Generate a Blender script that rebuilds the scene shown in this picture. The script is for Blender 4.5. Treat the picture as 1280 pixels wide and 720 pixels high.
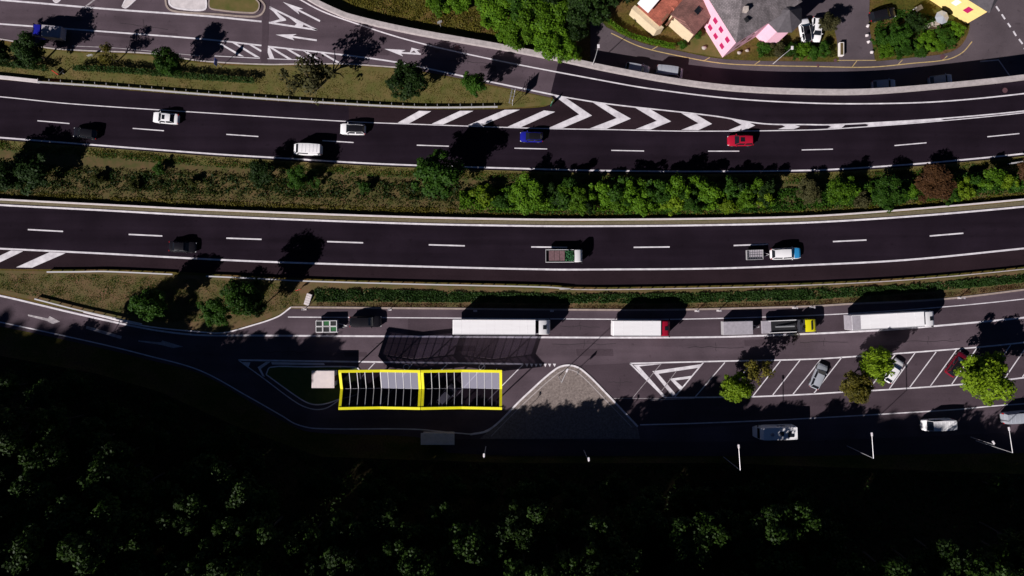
import bpy, bmesh, math, random
import numpy as np
from mathutils import Vector, Matrix
from mathutils.geometry import tessellate_polygon

for o in list(bpy.data.objects): bpy.data.objects.remove(o)
scn = bpy.context.scene
C = scn.collection
R_ = math.radians

# ------------------------------------------------------------------ camera, sky, sun
H = 122.0          # drone height over the motorway, metres
S = 7.3            # picture pixels (of 1280) per metre on the motorway
cam = bpy.data.cameras.new('camera'); camo = bpy.data.objects.new('camera', cam); C.objects.link(camo)
cam.sensor_width = 36; cam.lens = 36*H/(1280/S); cam.clip_start = 1; cam.clip_end = 6000
camo.location = (0, 0, H); camo.rotation_euler = (0, 0, 0)
scn.camera = camo

SUN_EL = 32.5
SD = Vector((.73, .683, -math.tan(R_(SUN_EL)))).normalized()     # direction the sunlight travels
w = bpy.data.worlds.new('World'); scn.world = w; w.use_nodes = True
nt = w.node_tree; bg = nt.nodes['Background']
sk = nt.nodes.new('ShaderNodeTexSky'); sk.sky_type = 'NISHITA'; sk.sun_disc = False
sk.sun_elevation = R_(SUN_EL); sk.sun_rotation = math.atan2(-.73, -.683)
sk.altitude = 2500; sk.air_density = 0.3; sk.dust_density = 0.0; sk.ozone_density = 5.0
nt.links.new(sk.outputs[0], bg.inputs[0]); bg.inputs[1].default_value = 0.05
sl = bpy.data.lights.new('sun', 'SUN'); sl.energy = 5.0; sl.angle = R_(.5); sl.color = (1, .955, .93)
so = bpy.data.objects.new('sun', sl); C.objects.link(so)
so.rotation_euler = SD.to_track_quat('-Z', 'Y').to_euler(); so.location = (-60, -60, 100)
scn.view_settings.view_transform = 'Standard'; scn.view_settings.look = 'None'
scn.view_settings.gamma = 1; scn.view_settings.use_curve_mapping = False
scn.view_settings.exposure = 0.25
scn.render.engine = 'CYCLES'
scn.cycles.max_bounces = 5; scn.cycles.transparent_max_bounces = 10

# ------------------------------------------------------------------ terrain heights
def wx(px): return (px-640)/S
def wy(py): return (360-py)/S
def curve(pts):
    xs = [wx(p[0]) for p in pts]; ys = [wy(p[1]) for p in pts]
    return lambda X: np.interp(X, xs, ys)
PARAPET = [(392,0),(412,10),(437,20),(510,37),(622,57),(690,70),(760,85),(851,101.5),(923,110),(1010,113.8),(1087,113.6),(1175,107),(1280,96),(1420,76)]
PAR_EXT = [(-3000,-2200),(200,-130),(330,-45)]+PARAPET+[(1700,30),(3000,-200)]
Yp = curve(PAR_EXT)
Yf = curve([(-3000,330),(-200,425),(0,440),(120,462),(200,485),(300,530),(400,566),(640,574),(900,574),(1280,588),(1500,590),(3000,560)])
YB = curve([(-600,350),(-100,372),(0,382),(60,388),(120,408),(200,425),(300,446),(380,464),(440,490),(540,512),(640,528),(800,530),(900,522),(1000,516),(1115,524),(1140,560),(1160,680),(1245,680),(1290,620),(1600,600)])  # wanted edge of the hill shade; the unseen crest is shaped to it
YC = -82.0
def zc_fun(X):
    z = np.full_like(np.asarray(X, float), 58.0)
    for _ in range(6):
        z = (YB(X + 1.146*z) - YC)/1.072  # crest height solved so its shadow ends along that edge
    return z - 9.8
def smooth(t):
    t = np.clip(t, 0, 1); return t*t*(3-2*t)
def north_z(X):
    return -(0.55 + (.95 + (X-16.4)*.035)*smooth((X - wx(640))/(wx(755)-wx(640))))
def T(X, Y):
    X = np.asarray(X, float); Y = np.asarray(Y, float)
    n = north_z(X)*smooth((Y - Yp(X) + 1.6)/1.2)
    yf = Yf(X); t = (yf-Y)/(yf-YC)
    zc = zc_fun(X)
    tt = np.clip(t, 0, 1)
    h = zc*tt**1.25 + np.where(t > 1, np.minimum(25, (t-1)*6), 0)
    h = h + np.where(tt > 0, .9*np.sin(X*.21+Y*.1)*np.sin(Y*.33)*np.clip(tt*6, 0, 1), 0)
    # far north side valley stays flat, gentle
    return n + h
def Tz(X, Y): return float(T(X, Y))
def P(px, py, z=0.0):
    k = (H-z)/H
    return Vector((wx(px)*k, wy(py)*k, z))
def PT(px, py, dz=0.0):
    z = 0.0
    for _ in range(12):
        p = P(px, py, z+dz); z = Tz(p.x, p.y)
    p = P(px, py, z+dz); p.z = z
    return p            # ground point whose spot dz above the ground shows at the pixel

# ------------------------------------------------------------------ materials
MATS = {}
def mat(name, col, rough=.7, metal=0, var=.0, scale=6.0, bump=0.0, spec=.4, detail=6, col2=None, stretch=None):
    if name in MATS: return MATS[name]
    m = bpy.data.materials.new(name); m.use_nodes = True; MATS[name] = m
    n = m.node_tree; b = n.nodes['Principled BSDF']
    b.inputs['Roughness'].default_value = rough; b.inputs['Metallic'].default_value = metal
    b.inputs['Specular IOR Level'].default_value = spec
    c = (*col, 1); b.inputs['Base Color'].default_value = c
    if var or col2 or bump:
        tc = n.nodes.new('ShaderNodeTexCoord'); mp = n.nodes.new('ShaderNodeMapping')
        n.links.new(tc.outputs['Object'], mp.inputs[0])
        if stretch: mp.inputs['Scale'].default_value = stretch
        nz = n.nodes.new('ShaderNodeTexNoise'); nz.inputs['Scale'].default_value = scale; nz.inputs['Detail'].default_value = detail
        nz.inputs['Roughness'].default_value = .65
        n.links.new(mp.outputs[0], nz.inputs['Vector'])
        mr = n.nodes.new('ShaderNodeMapRange'); mr.inputs[1].default_value = .3; mr.inputs[2].default_value = .7
        n.links.new(nz.outputs['Fac'], mr.inputs[0])
        mx = n.nodes.new('ShaderNodeMix'); mx.data_type = 'RGBA'
        c2 = col2 if col2 else tuple(min(1, v*(1+var)) for v in col)
        c1 = col if col2 else tuple(v*(1-var) for v in col)
        mx.inputs[6].default_value = (*c1, 1); mx.inputs[7].default_value = (*c2, 1)
        n.links.new(mr.outputs[0], mx.inputs[0]); n.links.new(mx.outputs[2], b.inputs['Base Color'])
        if bump:
            bp = n.nodes.new('ShaderNodeBump'); bp.inputs['Strength'].default_value = bump; bp.inputs['Distance'].default_value = .05
            n.links.new(nz.outputs['Fac'], bp.inputs['Height']); n.links.new(bp.outputs[0], b.inputs['Normal'])
    return m

def asphalt(name, base, streak, spot, patch):
    m = bpy.data.materials.new(name); m.use_nodes = True; MATS[name] = m
    n = m.node_tree; L = n.links; b = n.nodes['Principled BSDF']
    b.inputs['Roughness'].default_value = 1; b.inputs['Specular IOR Level'].default_value = .03
    tc = n.nodes.new('ShaderNodeTexCoord')
    def noise(scale, st, det=5):
        mp = n.nodes.new('ShaderNodeMapping'); mp.inputs['Scale'].default_value = st; L.new(tc.outputs['Object'], mp.inputs[0])
        z = n.nodes.new('ShaderNodeTexNoise'); z.inputs['Scale'].default_value = scale; z.inputs['Detail'].default_value = det
        L.new(mp.outputs[0], z.inputs['Vector']); return z.outputs['Fac']
    def rng(s, a, b_, lo, hi):
        r = n.nodes.new('ShaderNodeMapRange'); r.inputs[1].default_value = a; r.inputs[2].default_value = b_
        r.inputs[3].default_value = lo; r.inputs[4].default_value = hi; L.new(s, r.inputs[0]); return r.outputs[0]
    def mul(a, c):
        k = n.nodes.new('ShaderNodeMath'); k.operation = 'MULTIPLY'; L.new(a, k.inputs[0]); L.new(c, k.inputs[1]); return k.outputs[0]
    f = rng(noise(1.0, (.02, .55, 1)), .3, .7, 1-streak, 1+streak)
    f = mul(f, rng(noise(.16, (1, 1, 1), 4), .35, .65, 1-patch, 1+patch))
    f = mul(f, rng(noise(9, (1, 1, 1), 3), .3, .7, 1-spot, 1+spot))
    f = mul(f, rng(noise(.9, (1, 1.3, 1), 8), .30, .36, .78, 1.0))
    vm = n.nodes.new('ShaderNodeVectorMath'); vm.operation = 'SCALE'; vm.inputs[0].default_value = base
    L.new(f, vm.inputs['Scale']); L.new(vm.outputs[0], b.inputs['Base Color'])
    return m
asphalt('asphalt_new', (.0150, .0098, .0158), .24, .16, .16)
asphalt('asphalt_shoulder', (.0225, .0135, .0175), .14, .2, .12)
asphalt('asphalt_old', (.090, .066, .080), .16, .12, .16)
asphalt('asphalt_mid', (.068, .049, .060), .12, .12, .12)
asphalt('asphalt_street', (.100, .079, .090), .05, .14, .16)

def ground_mat():
    m = bpy.data.materials.new('ground_grass'); m.use_nodes = True; MATS['ground'] = m
    n = m.node_tree; L = n.links; b = n.nodes['Principled BSDF']
    b.inputs['Roughness'].default_value = .95; b.inputs['Specular IOR Level'].default_value = .1
    tc = n.nodes.new('ShaderNodeTexCoord')
    def ramp(scale, st, cols, det=8):
        mp = n.nodes.new('ShaderNodeMapping'); mp.inputs['Scale'].default_value = st; L.new(tc.outputs['Object'], mp.inputs[0])
        z = n.nodes.new('ShaderNodeTexNoise'); z.inputs['Scale'].default_value = scale; z.inputs['Detail'].default_value = det; z.inputs['Roughness'].default_value = .7
        L.new(mp.outputs[0], z.inputs['Vector'])
        r = n.nodes.new('ShaderNodeValToRGB'); e = r.color_ramp.elements
        for i, (p, c) in enumerate(cols):
            el = e[i] if i < 2 else e.new(p)
            el.position = p; el.color = (*c, 1)
        L.new(z.outputs['Fac'], r.inputs[0]); return r.outputs[0], z
    a, za = ramp(.13, (1, 1.6, 1), [(.34, (.050, .062, .010)), (.47, (.092, .076, .016)), (.56, (.130, .085, .028)), (.66, (.125, .066, .032))])
    c, zb = ramp(3.2, (1, 1, 1), [(.3, (.45, .45, .45)), (.7, (1.35, 1.35, 1.3))])
    mx = n.nodes.new('ShaderNodeMix'); mx.data_type = 'RGBA'; mx.blend_type = 'MULTIPLY'; mx.inputs[0].default_value = 1
    L.new(a, mx.inputs[6]); L.new(c, mx.inputs[7]); L.new(mx.outputs[2], b.inputs['Base Color'])
    bp = n.nodes.new('ShaderNodeBump'); bp.inputs['Strength'].default_value = .6; bp.inputs['Distance'].default_value = .12
    L.new(zb.outputs['Fac'], bp.inputs['Height']); L.new(bp.outputs[0], b.inputs['Normal'])
    return m
ground_mat()

def leaf_mat(name, dark, light, trans=.3):
    m = bpy.data.materials.new(name); m.use_nodes = True; MATS[name] = m
    n = m.node_tree; L = n.links; b = n.nodes['Principled BSDF']; out = n.nodes['Material Output']
    b.inputs['Roughness'].default_value = .6; b.inputs['Specular IOR Level'].default_value = .15
    ge = n.nodes.new('ShaderNodeNewGeometry'); oi = n.nodes.new('ShaderNodeObjectInfo')
    tc = n.nodes.new('ShaderNodeTexCoord')
    nz = n.nodes.new('ShaderNodeTexNoise'); nz.inputs['Scale'].default_value = .9; nz.inputs['Detail'].default_value = 3
    L.new(tc.outputs['Object'], nz.inputs['Vector'])
    mr = n.nodes.new('ShaderNodeMapRange'); mr.inputs[1].default_value = .33; mr.inputs[2].default_value = .67
    L.new(nz.outputs['Fac'], mr.inputs[0])
    ad = n.nodes.new('ShaderNodeMath'); ad.operation = 'ADD'; L.new(mr.outputs[0], ad.inputs[0]); L.new(ge.outputs['Random Per Island'], ad.inputs[1])
    hf = n.nodes.new('ShaderNodeMath'); hf.operation = 'MULTIPLY'; hf.inputs[1].default_value = .5; L.new(ad.outputs[0], hf.inputs[0])
    mx = n.nodes.new('ShaderNodeMix'); mx.data_type = 'RGBA'
    mx.inputs[6].default_value = (*dark, 1); mx.inputs[7].default_value = (*light, 1); L.new(hf.outputs[0], mx.inputs[0])
    hs = n.nodes.new('ShaderNodeHueSaturation'); L.new(mx.outputs[2], hs.inputs['Color'])
    r2 = n.nodes.new('ShaderNodeMapRange'); r2.inputs[3].default_value = .75; r2.inputs[4].default_value = 1.25; L.new(oi.outputs['Random'], r2.inputs[0]); L.new(r2.outputs[0], hs.inputs['Value'])
    L.new(hs.outputs[0], b.inputs['Base Color'])
    tr = n.nodes.new('ShaderNodeBsdfTranslucent'); L.new(hs.outputs[0], tr.inputs[0])
    ms = n.nodes.new('ShaderNodeMixShader'); ms.inputs[0].default_value = trans
    L.new(b.outputs[0], ms.inputs[1]); L.new(tr.outputs[0], ms.inputs[2]); L.new(ms.outputs[0], out.inputs[0])
    return m
leaf_mat('leaf_bright', (.028, .078, .003), (.110, .215, .010))
leaf_mat('leaf_lime', (.060, .110, .004), (.185, .275, .012))
leaf_mat('leaf_mid', (.010, .040, .003), (.048, .112, .010))
leaf_mat('leaf_dark', (.006, .020, .003), (.028, .058, .010))
leaf_mat('leaf_olive', (.055, .055, .008), (.150, .125, .018))
leaf_mat('leaf_dryolive', (.035, .035, .014), (.085, .080, .030))
leaf_mat('leaf_red', (.045, .020, .010), (.125, .060, .024))
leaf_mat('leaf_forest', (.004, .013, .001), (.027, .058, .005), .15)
leaf_mat('leaf_hedge', (.012, .036, .006), (.045, .095, .018))
leaf_mat('leaf_scrub', (.018, .028, .004), (.080, .082, .014))
mat('bark', (.06, .045, .035), .95, var=.4, scale=5)
mat('marking', (.50, .46, .50), .8, col2=(.84, .80, .84), scale=.8, spec=.1, detail=12)
mat('marking_worn', (.40, .36, .38), .8, var=.35, scale=1.5, spec=.2)
mat('marking_yellow', (.50, .36, .16), .8, var=.25, scale=2)
mat('concrete', (.42, .37, .37), .9, var=.22, scale=1.6, bump=.2)
mat('concrete_light', (.62, .56, .57), .9, var=.15, scale=1.2)
mat('kerb', (.34, .27, .24), .9, var=.2, scale=1.5)
mat('kerb_white', (.72, .67, .70), .9, var=.2, scale=1.0)
mat('gravel', (.115, .090, .084), .95, col2=(.30, .245, .225), scale=3.4, bump=.8, detail=12)
mat('gravel_strip', (.085, .070, .040), .95, col2=(.15, .125, .075), scale=3, bump=.3)
mat('soil', (.150, .078, .042), .95, col2=(.060, .070, .012), scale=.35, detail=10)
mat('dry_grass', (.155, .106, .038), .95, col2=(.070, .082, .012), scale=.45, bump=.4, detail=10)
mat('lawn', (.045, .085, .015), .95, col2=(.085, .105, .025), scale=.9, bump=.5, detail=10)
mat('scrub_soil', (.120, .068, .030), .95, col2=(.045, .058, .008), scale=.7, bump=.5, detail=10)
mat('galv', (.62, .60, .62), .45, .35)
mat('steel', (.45, .45, .46), .4, .7)
mat('black_plastic', (.012, .012, .014), .6)
mat('tyre', (.012, .012, .012), .9)
mat('rim', (.35, .35, .37), .35, .8)
mat('glass', (.010, .012, .016), .08, spec=.6)
mat('white_paint', (.82, .80, .82), .3, spec=.5)
mat('white_tarp', (.81, .78, .80), .6, col2=(.88, .86, .88), scale=.8, detail=10, stretch=(.25, 1.6, 1))
mat('black_paint', (.010, .009, .012), .25, spec=.5)
mat('darkgrey_paint', (.045, .045, .055), .3)
mat('blue_paint', (.010, .012, .24), .3)
mat('skyblue_paint', (.03, .28, .60), .3)
mat('red_paint', (.38, .008, .03), .3)
mat('darkred_paint', (.16, .006, .02), .3)
mat('silver_paint', (.48, .50, .56), .3, .3)
mat('yellow_paint', (.78, .70, .01), .4)
mat('yellow_frame', (.86, .78, .01), .5, var=.06, scale=2)
mat('lamp_red', (.4, .01, .01), .2)
mat('lamp_clear', (.7, .7, .72), .15)
mat('grey_deck', (.35, .32, .36), .7, var=.15, scale=2)
mat('purple_load', (.16, .09, .10), .9, var=.3, scale=3)
mat('green_load', (.020, .11, .035), .8)
mat('roof_grey', (.15, .125, .135), .85, var=.18, scale=1.5, stretch=(1, 1, 1))
mat('roof_dark', (.085, .075, .085), .85, var=.2, scale=2)
mat('roof_brown', (.20, .095, .080), .9, var=.3, scale=4)
mat('roof_red', (.36, .10, .065), .9, var=.3, scale=3)
mat('wall_pink', (.78, .45, .56), .9, var=.06, scale=1)
mat('wall_white', (.80, .74, .72), .9, var=.06, scale=1)
mat('wall_cream', (.62, .50, .34), .9, var=.1, scale=1)
mat('wall_yellow', (.78, .58, .22), .9, var=.06, scale=1)
mat('shutter', (.42, .01, .10), .7)
mat('wood', (.22, .10, .06), .8, var=.3, scale=3)
mat('stone', (.42, .36, .33), .9, var=.3, scale=2)
mat('green_sign', (.01, .30, .14), .5)
mat('blue_sign', (.02, .06, .30), .5)
mat('red_sign', (.60, .04, .03), .5)
mat('hut_roof', (.70, .60, .60), .8, var=.08, scale=.8)

def glass_roof(name, tint, gloss_col, mixf):
    m = bpy.data.materials.new(name); m.use_nodes = True; MATS[name] = m
    n = m.node_tree; n.nodes.remove(n.nodes['Principled BSDF']); out = n.nodes['Material Output']
    t = n.nodes.new('ShaderNodeBsdfTransparent'); t.inputs[0].default_value = (*tint, 1)
    g = n.nodes.new('ShaderNodeBsdfDiffuse' if mixf > .3 else 'ShaderNodeBsdfGlossy'); g.inputs[0].default_value = (*gloss_col, 1)
    if mixf <= .3: g.inputs['Roughness'].default_value = .12
    ms = n.nodes.new('ShaderNodeMixShader'); ms.inputs[0].default_value = mixf
    n.links.new(t.outputs[0], ms.inputs[1]); n.links.new(g.outputs[0], ms.inputs[2]); n.links.new(ms.outputs[0], out.inputs[0])
glass_roof('tinted_glass', (.11, .10, .125), (.35, .35, .4), .05)
glass_roof('frosted_glass', (.42, .40, .50), (.44, .43, .54), .45)

# ------------------------------------------------------------------ mesh building
class MB:
    def __init__(s): s.v = []; s.f = []
    def add(s, vs, fs):
        k = len(s.v); s.v += [tuple(v) for v in vs]; s.f += [tuple(i+k for i in f) for f in fs]; return s
    def box(s, c, d, rz=0, taper=1.0, M=None):
        x, y, z = d[0]/2, d[1]/2, d[2]/2
        vs = [(-x,-y,-z),(x,-y,-z),(x,y,-z),(-x,y,-z),(-x*taper,-y*taper,z),(x*taper,-y*taper,z),(x*taper,y*taper,z),(-x*taper,y*taper,z)]
        cr, sr = math.cos(rz), math.sin(rz)
        o = [(c[0]+a*cr-b*sr, c[1]+a*sr+b*cr, c[2]+e) for a, b, e in vs]
        if M: o = [M @ Vector(q) for q in o]
        return s.add(o, [(0,3,2,1),(4,5,6,7),(0,1,5,4),(1,2,6,5),(2,3,7,6),(3,0,4,7)])
    def tube(s, a, b, r0, r1=None, n=8):
        r1 = r0 if r1 is None else r1
        a = Vector(a); b = Vector(b); d = (b-a).normalized()
        u = d.orthogonal().normalized(); v = d.cross(u)
        vs = []
        for p, r in ((a, r0), (b, r1)):
            for i in range(n):
                t = 2*math.pi*i/n; vs.append(p+u*math.cos(t)*r+v*math.sin(t)*r)
        fs = [(i, (i+1) % n, n+(i+1) % n, n+i) for i in range(n)]
        fs += [tuple(range(n))[::-1], tuple(range(n, 2*n))]
        return s.add(vs, fs)
    def loft(s, rings, cap=True):
        n = len(rings[0]); vs = [p for r in rings for p in r]; fs = []
        for i in range(len(rings)-1):
            for j in range(n):
                fs.append((i*n+j, i*n+(j+1) % n, (i+1)*n+(j+1) % n, (i+1)*n+j))
        if cap: fs += [tuple(range(n))[::-1], tuple(range((len(rings)-1)*n, len(rings)*n))]
        return s.add(vs, fs)
    def poly(s, pts):                     # flat polygon, points are 3-D
        pts = [Vector(p) for p in pts]
        tr = tessellate_polygon([pts]); out = []
        for t in tr:
            a, b, c = (pts[i] for i in t)
            out.append(t if (b-a).cross(c-a).z > 0 else t[::-1])
        return s.add(pts, out)
    def prism(s, pts, z0, z1):            # pts 2-D/3-D, top & sides
        n = len(pts); top = [Vector((p[0], p[1], z1)) for p in pts]; s.poly(top)
        ar = sum(pts[i][0]*pts[(i+1) % n][1]-pts[(i+1) % n][0]*pts[i][1] for i in range(n))
        vs = [(p[0], p[1], z0) for p in pts]+[(p[0], p[1], z1) for p in pts]
        fs = [(i, (i+1) % n, n+(i+1) % n, n+i) if ar > 0 else ((i+1) % n, i, n+i, n+(i+1) % n) for i in range(n)]
        return s.add(vs, fs)
    def ribbon(s, pts, wd, z=None, dz=0, thick=0, terrain=False):
        pts = [Vector(p) for p in pts]; L = []; Rr = []
        for i, p in enumerate(pts):
            a = pts[max(0, i-1)]; b = pts[min(len(pts)-1, i+1)]
            d = (b-a); d.z = 0; d.normalize(); nn = Vector((-d.y, d.x, 0))*wd/2
            L.append(p+nn); Rr.append(p-nn)
        n = len(pts)
        if not thick:
            vs = [Vector((q.x, q.y, q.z+dz)) for q in L+Rr]
            return s.add(vs, [(n+i, n+i+1, i+1, i) for i in range(n-1)])
        vs = [Vector((q.x, q.y, q.z+dz)) for q in L+Rr]+[Vector((q.x, q.y, q.z+dz-thick)) for q in L+Rr]
        fs = []
        for i in range(n-1):
            fs += [(n+i, n+i+1, i+1, i), (i, i+1, 2*n+i+1, 2*n+i), (n+i+1, n+i, 3*n+i, 3*n+i+1), (2*n+i, 2*n+i+1, 3*n+i+1, 3*n+i)]
        fs += [(0, 2*n, 3*n, n), (n-1, 2*n-1, 4*n-1, 3*n-1)]
        return s.add(vs, fs)
    def build(s, name, m, parent=None, org=None, smooth=False, bevel=0):
        me = bpy.data.meshes.new(name)
        vs = s.v if org is None else [(v[0]-org[0], v[1]-org[1], v[2]-org[2]) for v in s.v]
        me.from_pydata(vs, [], s.f); me.update()
        me.materials.append(MATS[m] if isinstance(m, str) else m)
        if smooth:
            me.polygons.foreach_set('use_smooth', [True]*len(me.polygons))
            try: me.set_sharp_from_angle(angle=R_(smooth if smooth > 1 else 40))
            except Exception: pass
        o = bpy.data.objects.new(name, me); C.objects.link(o)
        if parent: o.parent = parent
        elif org is not None: o.location = org
        if bevel:
            b = o.modifiers.new('b', 'BEVEL'); b.width = bevel; b.segments = 2; b.limit_method = 'ANGLE'
        return o

def tag(o, label=None, cat=None, group=None, kind=None):
    if label: o['label'] = label
    if cat: o['category'] = cat
    if group: o['group'] = group
    if kind: o['kind'] = kind
    return o
def empty(name, loc, rz=0, label=None, cat=None, group=None):
    o = bpy.data.objects.new(name, None); C.objects.link(o); o.location = loc; o.rotation_euler = (0, 0, rz)
    o.empty_display_size = .3
    return tag(o, label, cat, group)
def children(o): return [c for c in bpy.data.objects if c.parent == o]
def copy_tree(o, kids, label=None):
    c = o.copy(); C.objects.link(c)
    if label: c['label'] = label
    for k in kids:
        d = k[0].copy(); C.objects.link(d); d.parent = c
        for g in k[1]:
            e = g.copy(); C.objects.link(e); e.parent = d
    return c
def kids_of(o):
    return [(k, [g for g in children(k)]) for k in children(o)]
def spline(pts, n=8):
    pts = [Vector(p) for p in pts]; out = []
    for i in range(len(pts)-1):
        p0 = pts[max(0, i-1)]; p1 = pts[i]; p2 = pts[i+1]; p3 = pts[min(len(pts)-1, i+2)]
        m1 = (p2-p0)/2; m2 = (p3-p1)/2
        L = (p2-p1).length
        if (p1-p0).length > 1e-6: m1 = (p2-p0)/((p1-p0).length+L)*L
        else: m1 = p2-p1
        if (p3-p2).length > 1e-6: m2 = (p3-p1)/((p3-p2).length+L)*L
        else: m2 = p2-p1
        for k in range(n):
            t = k/n; t2 = t*t; t3 = t2*t
            out.append(p1*(2*t3-3*t2+1)+m1*(t3-2*t2+t)+p2*(-2*t3+3*t2)+m2*(t3-t2))
    out.append(pts[-1]); return out
def pix(pts, z=0.0, sp=8):
    q = [P(x, y, z) for x, y in pts]
    return spline(q, sp) if sp else q
def resample(pts, step):
    out = [pts[0].copy()]; acc = 0
    for a, b in zip(pts, pts[1:]):
        L = (b-a).length
        if L < 1e-9: continue
        t = step-acc
        while t <= L:
            out.append(a.lerp(b, t/L)); t += step
        acc = (acc+L) % step
    return out

# ------------------------------------------------------------------ ground sheet
def axis(lo, hi, step, far):
    a = list(np.arange(lo, hi+.01, step)); d = step; x = lo
    left = []
    while x > -far: d *= 1.35; x -= d; left.append(x)
    right = []; d = step; x = hi
    while x < far: d *= 1.35; x += d; right.append(x)
    return np.array(left[::-1]+a+right)
gx = axis(-150, 100, 1.25, 2500); gy = axis(-100, 66, .8, 2500)
XX, YY = np.meshgrid(gx, gy); ZZ = T(XX, YY)
vs = np.stack([XX.ravel(), YY.ravel(), ZZ.ravel()], 1)
nx, ny = len(gx), len(gy)
I = (np.arange(ny-1)[:, None]*nx+np.arange(nx-1)[None, :]).ravel()
fs = np.stack([I, I+1, I+nx+1, I+nx], 1)
me = bpy.data.meshes.new('ground'); me.from_pydata(vs.tolist(), [], fs.tolist()); me.materials.append(MATS['ground'])
me.polygons.foreach_set('use_smooth', [True]*len(me.polygons))
g = bpy.data.objects.new('ground', me); C.objects.link(g); tag(g, kind='structure')

def flat(name, m, pts, z, sp=0, north=False, dz=0):
    b = MB()
    if north:
        q = [PT(x, y, 0) for x, y in pts]; q = [Vector((p.x, p.y, float(north_z(p.x))+dz)) for p in q]
        b.poly(q)
    else:
        b.poly([P(x, y, z) for x, y in pts])
    return tag(b.build(name, m), kind='structure')

# dense curves along the roads
def cpts(pts, n=5): return [(v.x, v.y) for v in spline([(x, y, 0) for x, y in pts], n)]
UP_TOP = [(-120,88),(0,99.5),(130,110.5),(260,120.5),(385,129),(510,136),(600,136.8),(640,136),(680,133.5),(694,127)]
RAMP_TOP = [(699,74),(760,87),(851,103),(923,111.5),(1010,115),(1087,115),(1175,108.5),(1280,97.5),(1420,77)]
UP_BOT = [(-120,165),(0,175),(130,185),(260,195),(341,200),(477,208),(683,214.7),(760,216.5),(864,217.3),(1010,216),(1088,212),(1175,205.4),(1280,195),(1420,176)]
flat('upper_motorway', 'asphalt_new', cpts(UP_TOP)+[(688,118)]+cpts(RAMP_TOP)+cpts(UP_BOT)[::-1], .03)
LW_TOP = [(-120,247.5),(0,254),(130,261),(260,268),(510,277.5),(660,280.5),(760,280.8),(892,279.5),(1010,276.3),(1132,269),(1263,258),(1420,242)]
LW_BOT = [(-120,331),(0,336),(59,336.5),(97,336),(216,339.5),(258,341.5),(311,344.5),(372,347.5),(510,351.5),(683,355.5),(760,358.5),(892,356.5),(1010,353),(1132,347),(1280,333),(1420,318)]
flat('lower_motorway', 'asphalt_new', cpts(LW_TOP)+cpts(LW_BOT)[::-1], .03)
SH_TOP = [(-120,306),(0,311.5),(130,318),(248,324),(343,328.4),(510,333.5),(683,337.6),(760,337.6),(892,336.4),(1010,332),(1132,325.8),(1280,311.3),(1420,297)]
flat('hard_shoulder', 'asphalt_shoulder', cpts(SH_TOP)+cpts(LW_BOT)[::-1], .034)
flat('slip_road', 'asphalt_old', [(-120,-120),(250,-120),(380,-30),(395,2)]+cpts([(395,2),(437,22),(510,39),(622,59),(699,74)])+[(689,118)]+cpts([(689,122),(575,98),(500,85),(430,80),(383,80),(330,81),(250,77),(190,68),(100,64),(60,60),(0,50),(-120,40)]), .026)
flat('gore_surface', 'asphalt_shoulder', cpts([(500,137),(600,137.5),(640,136.8),(680,134),(694,128),(703,121.5),(760,130.5),(892,145.5),(953,155),(1010,156),(1010,161)])+cpts([(864,163.4),(760,161.6),(673,160),(510,154.4),(436,151.5)])+[(436,133)], .034)
flat('lay_by_road', 'asphalt_old', cpts([(-120,343),(0,368),(51,380),(105,391.5),(179,408),(250,415.5),(280,416.5),(311,408.5),(347,396)])+[(362,386)]+cpts([(510,386),(760,388),(851,387.6),(1010,383.6),(1060,380.4),(1175,375),(1280,363),(1420,345)])+
     [(1420,556),(1280,556),(1100,558),(900,560),(640,562),(600,560)]+cpts([(560,556),(517,546),(388,540),(353,526),(311,501),(250,467),(183,449),(122,434),(0,408),(-120,388)]), .026)
flat('parking_lane', 'asphalt_mid', cpts([(510,398),(760,399.6),(853,399.4),(969,396.3),(1059,392.5),(1180,384.2),(1280,374.2),(1420,357)])+cpts([(1420,381),(1280,397),(1132,410.6),(1059,415),(900,421.2),(750,421.8),(510,420.5)]), .032)
flat('bay_surface', 'asphalt_mid', [(700,458)]+cpts([(787,454),(1000,449.5),(1077,445),(1210,435),(1280,428),(1420,408)])+cpts([(1420,520),(1300,508),(1193,513),(1000,525),(800,531),(740,480)]), .032)
flat('resurfaced_strip', 'asphalt_mid', [(329,-40),(338,-40),(336,30),(334,80),(326,80),(328,30)], .046)
for i, (a, b) in enumerate([((300,60),(326,61)),]): pass

pb = MB(); rp = random.Random(8)
for x, y, w1, h1 in [(560,432,34,7),(720,436,46,9),(930,425,26,8),(1090,432,30,7),(430,440,28,6),(120,36,40,8),(460,60,26,9),(600,82,20,7),(200,40,22,6)]:
    sk1 = -.03 if x > 800 else (.09 if y < 60 else .0)
    pb.poly([P(x, y, .031), P(x+w1, y+w1*sk1*1.0, .031), P(x+w1+1, y+h1+w1*sk1, .031), P(x+1, y+h1, .031)])
tag(pb.build('asphalt_patches', 'asphalt_mid'), kind='structure')
cb_ = MB(); mat('crack_seal', (.022, .016, .020), .8)
for x, y, ln in [(330,440,60),(470,430,90),(690,430,80),(860,434,70),(1000,428,60),(20,35,70),(150,30,60),(430,50,50),(560,75,50),(760,478,30),(700,408,50),(1120,426,80)]:
    q = [P(x+ln*t/8, y+rp.uniform(-1.3, 1.3)+(ln*t/8)*(.1 if y < 90 else 0), .036) for t in range(9)]
    cb_.ribbon(q, .07)
    q = [P(x+ln*.5+rp.uniform(-1, 1), y-6+t*2.2, .0362) for t in range(6)]; cb_.ribbon(q, .06)
tag(cb_.build('crack_seals', 'crack_seal'), kind='structure')
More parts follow.
